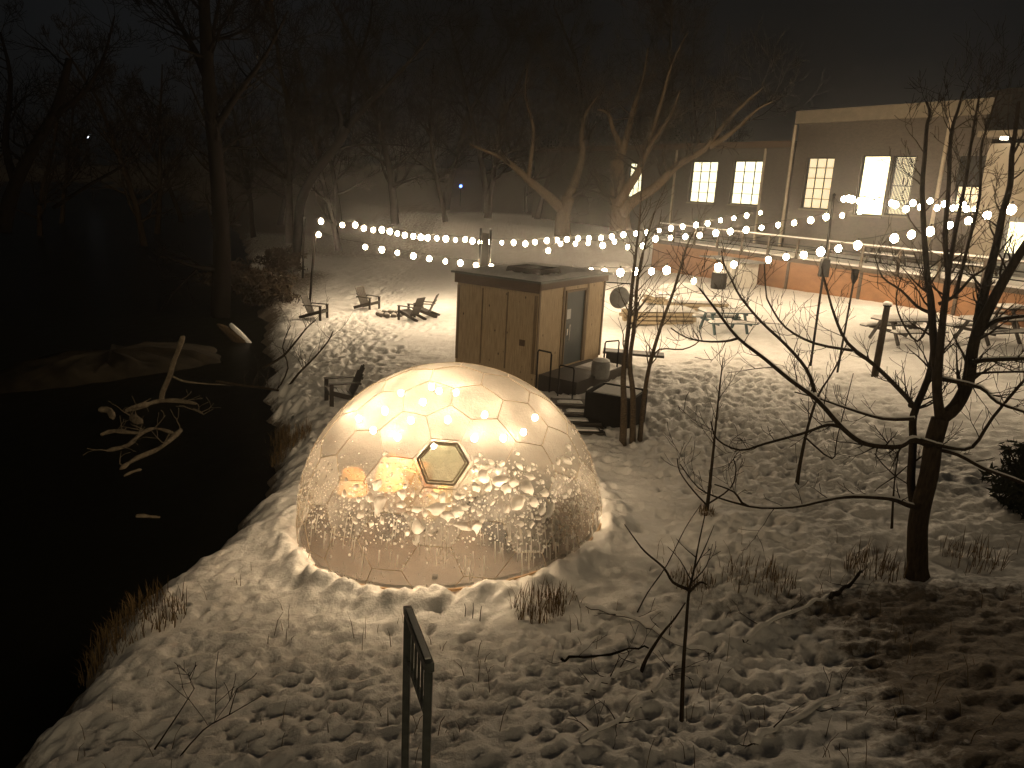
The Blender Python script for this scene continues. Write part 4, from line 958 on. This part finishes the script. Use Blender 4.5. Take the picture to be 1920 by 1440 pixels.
    bk = thing('barrel', 'pale snow-topped barrel standing next to the cabin door', 'barrel', tuple(at_y(1125, 708, 19.9)))
    s = MB(); s.lathe((0, 0, 0), [(.001, 0), (.22, 0), (.25, .12), (.25, .36), (.23, .46), (.001, .46)], 20); s.build('body', M['grey'], bk, True)
    s = MB(); s.ball((0, 0, .46), .22, Matrix.Diagonal((1, 1, .35)), 3, .06, 2); s.build('snow_cover', M['snowcap'], bk, True)
    bn = at_y(1185, 690, 22); bn[2] = grd(bn[0], bn[1])
    be = thing('bench', 'long low black slab bench behind the birch clump', 'bench', tuple(bn), R(-8))
    s = MB(); s.box((0, 0, .42), (1.75, .5, .07)); s.build('seat', M['dkwood'], be)
    s = MB(); s.box((-.4, 0, .19), (.75, .42, .38)); s.build('leg', M['dkwood'], be)
build_shed()

# ------------------------------------------------------------------ chairs round the fire ring
def adirondack(label, loc, rz, rounded=False):
    t = thing('adirondack_chair', label, 'chair', loc, rz, 'wooden lawn chairs in the snow')
    # faces +x
    s = MB()
    for i in range(5): f = i / 4; s.box((.28 - .52 * f, 0, .36 - .13 * f), (.115, .52, .024), Euler((0, R(-14), 0)).to_matrix())
    s.build('seat', M['dkwood'], t)
    s = MB(); tilt = Euler((0, R(-24), 0)).to_matrix()
    for i in range(5):
        y = (i - 2) * .108; L = .80 - (.05 * (i - 2) ** 2 if rounded else 0); q = tilt @ Vector((0, 0, L / 2)); s.box((-.24 + q[0], y, .22 + q[2]), (.024, .10, L), tilt)
    q = tilt @ Vector((-.03, 0, .5)); s.box((-.24 + q[0], 0, .22 + q[2]), (.03, .52, .07), tilt); s.build('backrest', M['dkwood'], t)
    for y in (-.31, .31):
        s = MB(); s.box((-.02, y, .575), (.74, .13, .026)); s.build('armrest', M['dkwood'], t)
        s = MB(); s.box((.30, y, .28), (.10, .035, .565)); s.build('leg', M['dkwood'], t)
        s = MB(); s.bar((.34, y * .9, .36), (-.62, y * .9, .05), .03, .12); s.build('stringer', M['dkwood'], t)
    s = MB(); s.bar((-.40, -.34, .54), (-.40, .34, .54), .05, .04); s.build('crossbar', M['dkwood'], t)
    s = MB(); s.box((.33, 0, .33), (.024, .56, .11)); s.build('crossbar', M['dkwood'], t)
    return t
def gz(px_, py_): return tuple(on_ground(px_, py_))
adirondack('dark slatted chair beneath the bulb pole at the lawn edge', gz(594, 598), R(-12))
adirondack('dark slatted chair across the fire ring, turned towards the cabin', gz(692, 581), R(-30))
adirondack('dark slatted chair seen from behind, nearest the fire ring', gz(768, 600), R(150))
adirondack('dark slatted chair in profile partly hidden by the one seen from behind', gz(794, 594), R(175))
adirondack('dark round-backed chair half hidden by the dome flank', gz(640, 756), R(205), True)
g = gz(732, 592); t = thing('fire_pit', 'low ring of snow-dusted stones between the dark chairs', 'fire pit', g)
for k in range(11):
    a = k / 11 * 6.283; s = MB(); s.ball((math.cos(a) * .48, math.sin(a) * .48, .07), .15, Matrix.Diagonal((1, 1, .75)), k, .2, 1); so = s.build('stone', M['stone'], t, True)
    s = MB(); s.ball((math.cos(a) * .48, math.sin(a) * .48, .16), .11, Matrix.Diagonal((1, 1, .4)), k + 50, .15, 1); s.build('snow_cover', M['snowcap'], so, True)

# ------------------------------------------------------------------ picnic tables
def picnic(label, loc, rz, material, L=1.8):
    t = thing('picnic_table', label, 'picnic table', loc, rz, 'picnic tables in the snowy yard')
    s = MB()
    for i in range(5): s.box((0, (i - 2) * .15, .73), (L, .14, .04))
    to = s.build('tabletop', material, t); s = MB(); s.box((0, 0, .79), (L, .72, .08), None, .95); s.build('snow_cover', M['snowcap'], to)
    for y in (-.66, .66):
        s = MB(); s.box((0, y - .07, .43), (L, .13, .04)); s.box((0, y + .07, .43), (L, .13, .04)); bo = s.build('bench', material, t)
        s = MB(); s.box((0, y, .48), (L, .26, .06), None, .94); s.build('snow_cover', M['snowcap'], bo)
    for x in (-.62 * L / 1.8, .62 * L / 1.8):
        for sg in (-1, 1): s = MB(); s.bar((x, sg * .22, .71), (x, sg * .62, 0), .06, .10); s.build('leg', material, t)
        s = MB(); s.bar((x + .05, -.74, .39), (x + .05, .74, .39), .045, .1); s.bar((x + .05, -.36, .685), (x + .05, .36, .685), .045, .08); s.build('brace', material, t)
    return t
picnic('teal-blue picnic table with a thick white snow cover in mid yard', gz(1356, 622), R(12), M['teal'])
picnic('dark snow-topped picnic table by the orange wall behind the thick post', gz(1690, 640), R(20), M['dkwood'], 2.2)
picnic('dark snow-topped picnic table at the yard end, behind the right fork of the tree', gz(1850, 640), R(24), M['dkwood'], 2.2)
picnic('dark snow-topped picnic table hard against the orange wall, farthest along it', gz(1905, 612), R(24), M['dkwood'], 2.2)

# ------------------------------------------------------------------ retaining wall, deck, building
def wp(s_, d_, z): p = W0 + WD * s_ + WN * d_; return (p[0], p[1], z)
ANG = math.atan2(WD[1], WD[0])
def wbox(mb, s0, s1, d0, d1, z0, z1):
    """box in the wall's own frame, x along the wall away from the viewer"""
    return mb.box(((s0 + s1) / 2, (d0 + d1) / 2, (z0 + z1) / 2), (s1 - s0, abs(d1 - d0), z1 - z0))
# local frame: x along WD, y along -WN  -> use y = -d
def wthing(name, label, cat, group=None): return thing(name, label, cat, (W0[0], W0[1], 0), ANG, group)
rw = wthing('retaining_wall', 'long rusty-orange clad retaining wall carrying the snowy deck', 'retaining wall')
s = MB(); wbox(s, -24, WEND, 0, -.3, -.6, 2.15); s.build('panel', M['orange'], rw)
for q in (-19, -14.5, -10, -5.5, -1.3, 3.6):
    s = MB(); wbox(s, q - .07, q + .07, .06, .002, -.4, 2.15); s.build('post', M['deck'], rw)
dk = wthing('deck', 'raised dark deck with snow-lined railing and posts above the orange wall', 'deck')
s = MB(); wbox(s, -24, WEND - .5, .12, -5.2, 2.16, 2.34); s.build('floor', M['deck'], dk)
s = MB(); wbox(s, -24, WEND - .6, -.12, -5.0, 2.345, 2.43); s.build('snow_cover', M['snowcap'], dk)
s = MB(); wbox(s, -24, WEND - .5, .02, -.07, 3.28, 3.34); tr_ = s.build('top_rail', M['deck'], dk)
s = MB(); wbox(s, -24, WEND - .5, .03, -.08, 3.343, 3.40); s.build('snow_cover', M['snowcap'], tr_)
for zz in (2.62, 2.95): s = MB(); wbox(s, -24, WEND - .5, -.01, -.05, zz, zz + .05); s.build('lower_rail', M['black'], dk)
q = -23.9
while q < WEND - .5:
    s = MB(); wbox(s, q, q + .10, .03, -.07, 2.3, 3.27); s.build('post', M['deck'], dk); q += 1.85
for i, (s_, d_) in enumerate([(-5, 2.2), (-9, 2.6), (-13.5, 2.3), (-17.5, 2.8)]):
    p = wp(s_, d_, 2.43); picnic(['snowy dark table on the deck nearest the corrugated cabinet', 'snowy dark table on the deck below the pale curtained window', 'snowy dark table on the deck below the half-lit window', 'snowy dark table on the deck nearest the bright porch'][i], p, ANG + R(4), M['dkwood'])

FD = 5.4                                                          # facade behind the deck
F0 = np.array([*(W0 + WN * FD), 0]); FN = np.array([WN[0], WN[1], 0])
def fac(px_, py_, off=0):
    p = at_plane(px_, py_, F0 - FN * off, FN); return float((p[:2] - W0) @ WD), float(p[2])
ZR = fac(1600, 207)[1]; sc_corner = fac(1490, 300)[0]; ZL = fac(1400, 270, -.8)[1]
s_near = fac(1885, 250)[0]
hall = wthing('brick_building', 'tall brick hall with a pale cornice and bright multi-paned windows', 'building')
wing = wthing('brick_building', 'lower dim brick wing with three lit paned windows behind the pale bare tree', 'building')
def facade(root, s0, s1, z0, z1, dface, wins, depth, material):
    """front wall with real openings: (s0,s1,z0,z1) each, then sides, back and roof"""
    mb = MB(); cuts = sorted({s0, s1, *[w_[0] for w_ in wins], *[w_[1] for w_ in wins]})
    for a, b_ in zip(cuts[:-1], cuts[1:]):
        hole = [w_ for w_ in wins if w_[0] <= a + 1e-6 and w_[1] >= b_ - 1e-6]
        if hole:
            w_ = hole[0]; wbox(mb, a, b_, -dface, -dface - .35, z0, w_[2]); wbox(mb, a, b_, -dface, -dface - .35, w_[3], z1)
        else: wbox(mb, a, b_, -dface, -dface - .35, z0, z1)
    wbox(mb, s0, s0 + .3, -dface - .35, -dface - depth, z0, z1); wbox(mb, s1 - .3, s1, -dface - .35, -dface - depth, z0, z1); wbox(mb, s0 + .3, s1 - .3, -dface - depth + .3, -dface - depth, z0, z1)
    mb.build('wall', material, root)
    rf = MB(); wbox(rf, s0 + .02, s1 - .02, -dface - .02, -dface - depth + .02, z1 + .001, z1 + .12); rf.build('roof', M['galv'], root)
def window(root, w_, dface, pane, cols, rows, curtain=None):
    s0, s1, z0, z1 = w_; f = MB(); d0 = -dface - .12
    for a, b_ in ((s0, s0 + .07), (s1 - .07, s1)): wbox(f, a, b_, d0, d0 - .08, z0, z1)
    for a, b_ in ((z0, z0 + .07), (z1 - .07, z1)): wbox(f, s0 + .07, s1 - .07, d0, d0 - .08, a, b_)
    for k in range(1, cols): x = s0 + (s1 - s0) * k / cols; wbox(f, x - .018, x + .018, d0 - .012, d0 - .068, z0 + .07, z1 - .07)
    for k in range(1, rows): z = z0 + (z1 - z0) * k / rows; wbox(f, s0 + .07, s1 - .07, d0 - .02, d0 - .06, z - .018, z + .018)
    fo = f.build('window', M['black'], root)
    p = MB(); wbox(p, s0 + .05, s1 - .05, d0 - .1, d0 - .13, z0 + .05, z1 - .05); p.build('pane', pane, fo)
    si = MB(); wbox(si, s0 - .08, s1 + .08, -dface + .08, -dface - .1, z0 - .1, z0 - .003); si.build('sill', M['cornice'], fo)
    if curtain:
        c_ = MB(); a, b_, z_ = curtain; n_ = 14
        for k in range(n_): x = a + (b_ - a) * (k + .5) / n_; wbox(c_, x - (b_ - a) / n_ * .33, x + (b_ - a) / n_ * .33, d0 - .082, d0 - .098, z_, z1 - .08)
        c_.build('blind', M['cornice'], fo)
def win(pxs, ytop, ybot, off=0):
    a = fac(pxs[0], ybot, off); b_ = fac(pxs[1], ybot, off); xm = (pxs[0] + pxs[1]) / 2
    return (min(a[0], b_[0]), max(a[0], b_[0]), fac(xm, ybot, off)[1], fac(xm, ytop, off)[1])
hw = [win((1500, 1551), 295, 392), win((1599, 1652), 291, 404), win((1657, 1699), 292, 404), win((1781, 1838), 292, 400)]
facade(hall, s_near, sc_corner, 1.0, ZR, FD, hw, 16, M['facade'])
window(hall, hw[0], FD, M['window_dim'], 3, 5)
window(hall, hw[1], FD, M['window'], 1, 1); window(hall, hw[2], FD, M['window'], 1, 2, (hw[2][0] + .06, hw[2][1] - .06, hw[2][2] + .06)); window(hall, hw[3], FD, M['window_dim'], 2, 3)
s = MB(); wbox(s, s_near - .1, sc_corner + .15, -FD + .22, -FD - .5, ZR - .55, ZR + .13); s.build('cornice', M['cornice'], hall)
for px_ in (1868, 1772, 1486):
    q = fac(px_, 300)[0]; s = MB(); s.tube([(q, -FD + .12, 2.4), (q, -FD + .12, ZR - .6)], .09, 8); s.build('downpipe', M['pipe'], hall)
s = MB(); a = hw[3]; wbox(s, a[0] + .05, a[1] - .05, -FD + .05, -FD - .1, a[2] + (a[3] - a[2]) * .46, a[3] - .05); s.build('shutter', M['black'], hall)
ww = [win((1174, 1201), 305, 370, -.8), win((1289, 1338), 302, 380, -.8), win((1366, 1424), 301, 384, -.8)]
sw0 = fac(1484, 300, -.8)[0]
facade(wing, sw0, sw0 + 30, 1.0, ZL, FD + .8, ww, 14, M['facade'])
for w_ in ww: window(wing, w_, FD + .8, M['window'], 3, 4)
s = MB(); wbox(s, sw0 + .05, sw0 + 30.1, -FD - .8 + .15, -FD - 1.3, ZL - .25, ZL + .13); s.build('cornice', M['fascia'], wing)
for px_ in (1436, 1270):
    q = fac(px_, 300, -.8)[0]; s = MB(); s.tube([(q, -FD - .68, 2.4), (q, -FD - .68, ZL - .3)], .08, 8); s.build('downpipe', M['pipe'], wing)
# porch at the near end: cream walls, lamp under its eave
pr = wthing('porch', 'bright cream porch with a dark canopy at the near end of the brick hall', 'porch')
e0 = fac(1870, 300)[0]; zt = fac(1885, 250)[1]; 
s = MB(); wbox(s, e0 - 9, e0 - .1, -FD + 1.0, -FD + .7, 2.3, zt - .5); wbox(s, e0 - .4, e0 - .1, -FD + .7, -FD, 2.3, zt - .5); s.build('wall', M['porch'], pr)
s = MB(); wbox(s, e0 - 9, e0 + .2, -FD + 1.5, -FD, zt - .25, zt); s.build('canopy', M['cornice'], pr)
s = MB(); wbox(s, e0 - 3.0, e0 - 1.5, -FD + 1.04, -FD + .98, 2.4, 4.9); so = s.build('door', M['grey'], pr)
s = MB(); wbox(s, e0 - 2.8, e0 - 1.7, -FD + 1.06, -FD + 1.03, 3.4, 4.7); s.build('pane', M['window'], so)
for q in (e0 - .9, e0 - 4): s = MB(); s.box((q, -FD + 1.35, zt - .32), (.22, .22, .12)); s.build('lamp', emit('porch_lamp', (1, .88, .66), 14), pr)
rv = at_y(1905, 212, 36); o = thing('roof_vent', 'dark boxy ventilation cowl above the porch end of the hall', 'roof vent', tuple(rv)); 
s = MB(); s.box((0, 0, 0), (1.6, 1.6, 1.5), None, .9); s.box((0, 0, .82), (1.9, 1.9, .16)); s.build('cowl', M['black'], o)
s = MB(); s.box((0, 0, -1.2), (1.0, 1.0, 1.4)); s.build('base', M['black'], o)

# ------------------------------------------------------------------ yard clutter
def lumber(lab, p, rz, n, seed, material):
    t = thing('lumber_pile', lab, 'lumber pile', p, rz, 'stacks of pale sawn timber'); rgx = random.Random(seed)
    for k in range(n):
        s = MB()
        for i in range(5): s.box((rgx.uniform(-.15, .15), (i - 2) * .22, .08 + k * .16), (2.6, .18, .11))
        s.build('board', material, t)
    s = MB(); s.box((0, 0, .03 + n * .16 + .04), (2.5, 1.05, .1), None, .95); s.build('snow_cover', M['snowcap'], t)
lumber('pale timber stack nearest the round sign, snow along its top', gz(1235, 605), R(15), 3, 1, M['pine'])
lumber('pale timber stack behind the bulbs above the round sign', gz(1262, 568), R(20), 2, 2, M['pine'])
lumber('small timber stack between the other two and the blue table', gz(1305, 580), R(8), 2, 3, M['pine'])
p = gz(1385, 537); cbn = thing('cabinet', 'white corrugated cabinet with a thin flat lid against the orange wall', 'cabinet', p, ANG)
s = MB()
for k in range(14): s.box((-.6 + k * .092, 0, .62), (.06, 1.16 + .05 * (k % 2), 1.2))
s.box((0, 0, .62), (1.24, 1.1, 1.18)); s.build('body', M['white'], cbn)
s = MB(); s.box((.6, -.1, 1.30), (3.6, 1.6, .06)); s.build('lid', M['grey'], cbn)
p = gz(1346, 541); br = thing('drum', 'squat black drum with snow on top beside the corrugated cabinet', 'drum', p)
s = MB(); s.lathe((0, 0, 0), [(.001, 0), (.36, 0), (.38, .1), (.38, .7), (.36, .8), (.001, .8)], 20); s.build('body', M['black'], br, True)
s = MB(); s.ball((0, 0, .8), .34, Matrix.Diagonal((1, 1, .4)), 5, .05, 2); s.build('snow_cover', M['snowcap'], br, True)
for px_, py_, lab, r_ in [(1275, 545, 'snow heap by the timber stacks under the orange wall end', .8), (1148, 505, 'snow heap behind the cabin roof under the bulbs', 1.0), (1690, 603, 'snow heap at the foot of the orange wall', .6)]:
    g = gz(px_, py_); s = MB(); s.ball((0, 0, 0), r_, Matrix.Diagonal((1.4, 1, .55)), px_, .14, 2); o = s.build('snow_heap', M['snowcap'], None, True); o.location = g; tag(o, lab, 'snow heap')
# log ends / dark low things
bp_ = at_y(908, 500, 30); o = thing('flue_pipe', 'shiny double metal flue rising behind the cabin between the bulbs', 'flue', (bp_[0], bp_[1], grd(bp_[0], bp_[1])))
hz = at_y(908, 428, 30)[2] - grd(bp_[0], bp_[1])
for dx in (-.19, .19): s = MB(); s.tube([(dx, 0, 0), (dx, 0, hz)], .045, 10); s.build('pipe', M['steel'], o, True)
s = MB(); s.box((0, .02, hz * .55), (.28, .06, hz * .8)); s.build('backplate', M['black'], o)

# ------------------------------------------------------------------ poles
def pole(label, base, top, r_, material, name='pole', extra=None):
    b0 = on_ground(*base); tp = at_y(top[0], top[1], b0[1]); t = thing(name, label, 'pole', b0); v = tp - b0
    s = MB(); s.tube([(0, 0, -.3), tuple(v * .5), tuple(v)], [r_, r_ * .95, r_ * .85], 10); s.build('shaft', material, t, True)
    s = MB(); s.lathe(tuple(v), [(r_, -.04), (r_ * 1.2, -.02), (r_ * 1.2, .03), (.001, .05)], 10); s.build('cap', M['black'], t)
    return t, b0, v
pole('slim black bulb pole rising behind the chair at the lawn edge', (578, 590), (592, 436), .05, M['black'])
pole('thin far black pole at the wood edge, past the bulb pole', (567, 521), (571, 408), .06, M['black'])
t, b0, v = pole('tall thin bulb pole carrying a dark box, before the deck railing', (1520, 684), (1564, 366), .035, M['black'])
s = MB(); q = v * .585; s.box((q[0], q[1] - .02, q[2]), (.24, .2, .5), None, .9); s.build('box', M['black'], t)
t, b0, v = pole('short black torch pole with a flared head beside the bulb pole', (1570, 697), (1602, 520), .03, M['black'], 'torch')
s = MB(); s.lathe(tuple(v * .97), [(.03, -.1), (.09, .05), (.1, .28), (.06, .3)], 12); s.build('head', M['black'], t, True)
t, b0, v = pole('thick square-cut timber post capped with snow in the yard', (1640, 704), (1664, 572), .095, M['bark'], 'timber_post')
s = MB(); s.ball(tuple(v + np.array([0, 0, .03])), .125, Matrix.Diagonal((1, 1, .6)), 3, .08, 2); s.build('snow_cover', M['snowcap'], t, True)

# ------------------------------------------------------------------ strings of bulbs
_bulb_me = None
def strand(label, lst, Yf, post=None, r_=.098):
    global _bulb_me
    P = [at_y(x, y, Yf(x)) for x, y in lst]; org = P[0].copy()
    t = thing('string_lights', label, 'string lights', tuple(org), 0, 'strings of warm bulbs over the yard')
    for p in P:
        if _bulb_me is None:
            b_ = MB(); b_.ball((0, 0, 0), r_, Matrix.Diagonal((1, 1, 1.15)), 0, 0, 2); o = b_.build('bulb', M['bulb'], t, True); _bulb_me = o.data
            s_ = MB(); s_.tube([(0, 0, r_ * 1.1), (0, 0, r_ * 1.1 + .08)], .022, 6); so = s_.build('socket', M['black'], o); strand.sock = so.data
        else:
            o = bpy.data.objects.new('bulb', _bulb_me); COL.objects.link(o); o.parent = t
            so = bpy.data.objects.new('socket', strand.sock); COL.objects.link(so); so.parent = o
        o.location = p - org; o.scale = (random.uniform(.8, 1.22),) * 3
    cb = MB(); Q = [p - org + np.array([0, 0, .16]) for p in P]
    if post: Q = [np.array(at_y(*q)) - org for q in post[0]] + Q + [np.array(at_y(*q)) - org for q in post[1]]
    pts = [Q[0]]
    for a, b_ in zip(Q[:-1], Q[1:]):
        L = np.linalg.norm(b_ - a); pts += [(a + b_) / 2 - np.array([0, 0, min(.25, .02 * L * L)]), b_]
    cb.tube(pts, .009, 4, False); cb.build('cable', M['black'], t)
YL = on_ground(578, 590)[1]; YR = on_ground(1520, 684)[1]
lin = lambda x0, y0, x1, y1: (lambda x: y0 + (y1 - y0) * (x - x0) / (x1 - x0))
S1 = [(597, 440), (685, 463), (716, 468), (745, 474), (775, 480), (805, 485), (835, 490), (863, 493), (892, 497), (921, 501), (946, 503), (972, 505), (1054, 510), (1072, 510), (1094, 511), (1108, 508), (1133, 510), (1163, 511), (1191, 509), (1222, 509), (1250, 507), (1301, 527), (1347, 501), (1376, 496), (1441, 487), (1474, 482), (1507, 478), (1539, 472), (1572, 466), (1608, 460), (1677, 447), (1709, 440), (1744, 434), (1780, 422), (1816, 414), (1851, 404), (1896, 393)]
strand('lowest long string of bulbs, dipping behind the cabin roof then rising past the bulb pole', S1, lin(597, YL, 1540, YR + .3), ([(591, 437, YL)], []))
S2 = [(602, 415), (642, 422), (666, 422), (682, 428), (700, 431), (716, 431), (731, 434), (745, 438), (759, 441), (775, 443), (789, 445), (802, 446), (819, 447), (836, 448), (854, 450), (872, 449), (886, 452), (900, 454), (915, 454), (941, 455), (963, 455), (985, 457), (1003, 454), (1025, 451), (1045, 450), (1063, 449), (1084, 447), (1104, 447), (1127, 446), (1147, 444), (1169, 440), (1192, 438), (1213, 436), (1236, 432), (1258, 428), (1280, 425), (1305, 422), (1327, 419), (1351, 413), (1376, 409), (1400, 404), (1426, 399)]
strand('topmost long string of bulbs running from the lawn pole up towards the brick wing', S2, lin(602, YL + .3, 1426, 41), ([(592, 410, YL)], []))
S3 = [(1028, 470), (1051, 457), (1079, 457), (1103, 456), (1130, 460), (1152, 453), (1177, 463), (1205, 461), (1229, 448), (1257, 446), (1285, 444), (1312, 441), (1342, 437), (1369, 434), (1399, 431), (1428, 427), (1459, 422), (1489, 418), (1520, 413), (1549, 407), (1579, 404), (1612, 397), (1645, 392)]
strand('middle string of bulbs climbing over the deck railing to the hall', S3, lin(1028, 33, 1645, 33), None)
S4 = [(1582, 373), (1591, 372), (1598, 374), (1611, 377), (1620, 376), (1638, 382), (1647, 378), (1672, 381), (1679, 384), (1712, 381), (1744, 377), (1770, 383), (1806, 383), (1826, 392)]
strand('short string of bulbs over the deck under the lit hall windows, the upper of two', S4, lin(1582, 29, 1826, 33), ([(1564, 368, YR)], []))
S5 = [(1623, 386), (1643, 388), (1699, 392), (1727, 388), (1757, 390), (1787, 390), (1798, 388), (1812, 392)]
strand('short string of bulbs over the deck under the lit hall windows, the lower of two', S5, lin(1623, 31, 1812, 31), None)

# far lamps
for px_, py_, Y, m_, lab in [(165, 257, 130, 'spark_w', 'tiny white lamp far off in the dark wood'), (864, 349, 95, 'spark_b', 'tiny blue lamp glowing far behind the wood')]:
    p = at_y(px_, py_, Y); t = thing('far_lamp', lab, 'lamp', tuple(p))
    s = MB(); s.ball((0, 0, 0), .17, None, 0, 0, 2); s.build('globe', M[m_], t, True)
    h_ = p[2] - grd(p[0], p[1]); s = MB(); s.tube([(0, 0, -h_), (0, 0, -.17)], .06, 6); s.build('mast', M['black'], t)

# ------------------------------------------------------------------ handrail by the viewer
A = at_y(765, 1146, 4.75); B = at_y(804, 1248, 4.05)
t = thing('handrail', 'grey metal stair handrail with two square posts and a slatted panel, nearest the viewer', 'handrail', tuple(A))
v = B - A; e = v / np.linalg.norm(v); zz = np.array([0, 0, 1.])
for p, dz in ((np.zeros(3), 0), (v, 0)):
    s = MB(); s.bar(tuple(p + zz * -.03), tuple(p - zz * 2.2), .05, .05); s.build('post', M['galv'], t)
s = MB(); s.bar(tuple(-e * .03), tuple(v + e * .03), .055, .055); s.build('top_rail', M['galv'], t)
pn = MB()
lo = -zz * .36
pn.bar(tuple(e * .04 + lo), tuple(v - e * .03 + lo), .03, .03)
for f in np.linspace(.12, .9, 6): pn.bar(tuple(v * f - zz * .03), tuple(v * f + lo), .016, .016)
pn.build('panel', M['galv'], t)
s = MB(); s.bar(tuple(e * .03 + zz * .031), tuple(v - e * .03 + zz * .031), .035, .012); s.build('snow_cover', M['snowcap'], t)

# ------------------------------------------------------------------ night sky and a faint glow of the town
wd = bpy.data.worlds.new('World'); sc.world = wd; wd.use_nodes = True
nt = wd.node_tree; bg = nt.nodes['Background']
tc = N(nt, 'ShaderNodeTexCoord'); n = N(nt, 'ShaderNodeTexNoise'); n.inputs['Scale'].default_value = 3.0; n.inputs['Detail'].default_value = 5
nt.links.new(tc.outputs['Generated'], n.inputs['Vector'])
r = ramp(nt, n.outputs['Fac'], [(.35, (.0060, .0062, .0062)), (.65, (.0125, .0140, .0155))]); nt.links.new(r.outputs[0], bg.inputs['Color'])
bg.inputs['Strength'].default_value = .55
sl = bpy.data.lights.new('sun', 'SUN'); sl.energy = .50; sl.angle = R(25); sl.color = (1, .77, .47)
so = bpy.data.objects.new('sun', sl); COL.objects.link(so); so.rotation_euler = (R(71), 0, R(10))

sc.view_settings.view_transform = 'Standard'; sc.view_settings.look = 'None'; sc.view_settings.exposure = 0; sc.view_settings.gamma = 1
sc.render.engine = 'CYCLES'
HAZE = True
if HAZE:
    hm = bpy.data.materials.new('night_haze'); hm.use_nodes = True; nt = hm.node_tree; nt.nodes.remove(nt.nodes['Principled BSDF'])
    pv = N(nt, 'ShaderNodeVolumePrincipled'); pv.inputs['Density'].default_value = .0016; pv.inputs['Color'].default_value = (.9, .88, .85, 1); pv.inputs['Anisotropy'].default_value = .91
    nt.links.new(pv.outputs[0], nt.nodes['Material Output'].inputs['Volume'])
    hb = MB(); hb.box((0, 770, 16), (1900, 1760, 50)); ho = hb.build('haze', hm); ho['kind'] = 'stuff'
cy = sc.cycles
cy.use_denoising = True
try: cy.denoiser = 'OPENIMAGEDENOISE'
except Exception: pass
cy.max_bounces = 8; cy.diffuse_bounces = 4; cy.transparent_max_bounces = 16; cy.sample_clamp_indirect = 6; cy.caustics_reflective = False; cy.caustics_refractive = False
cy.use_light_tree = True
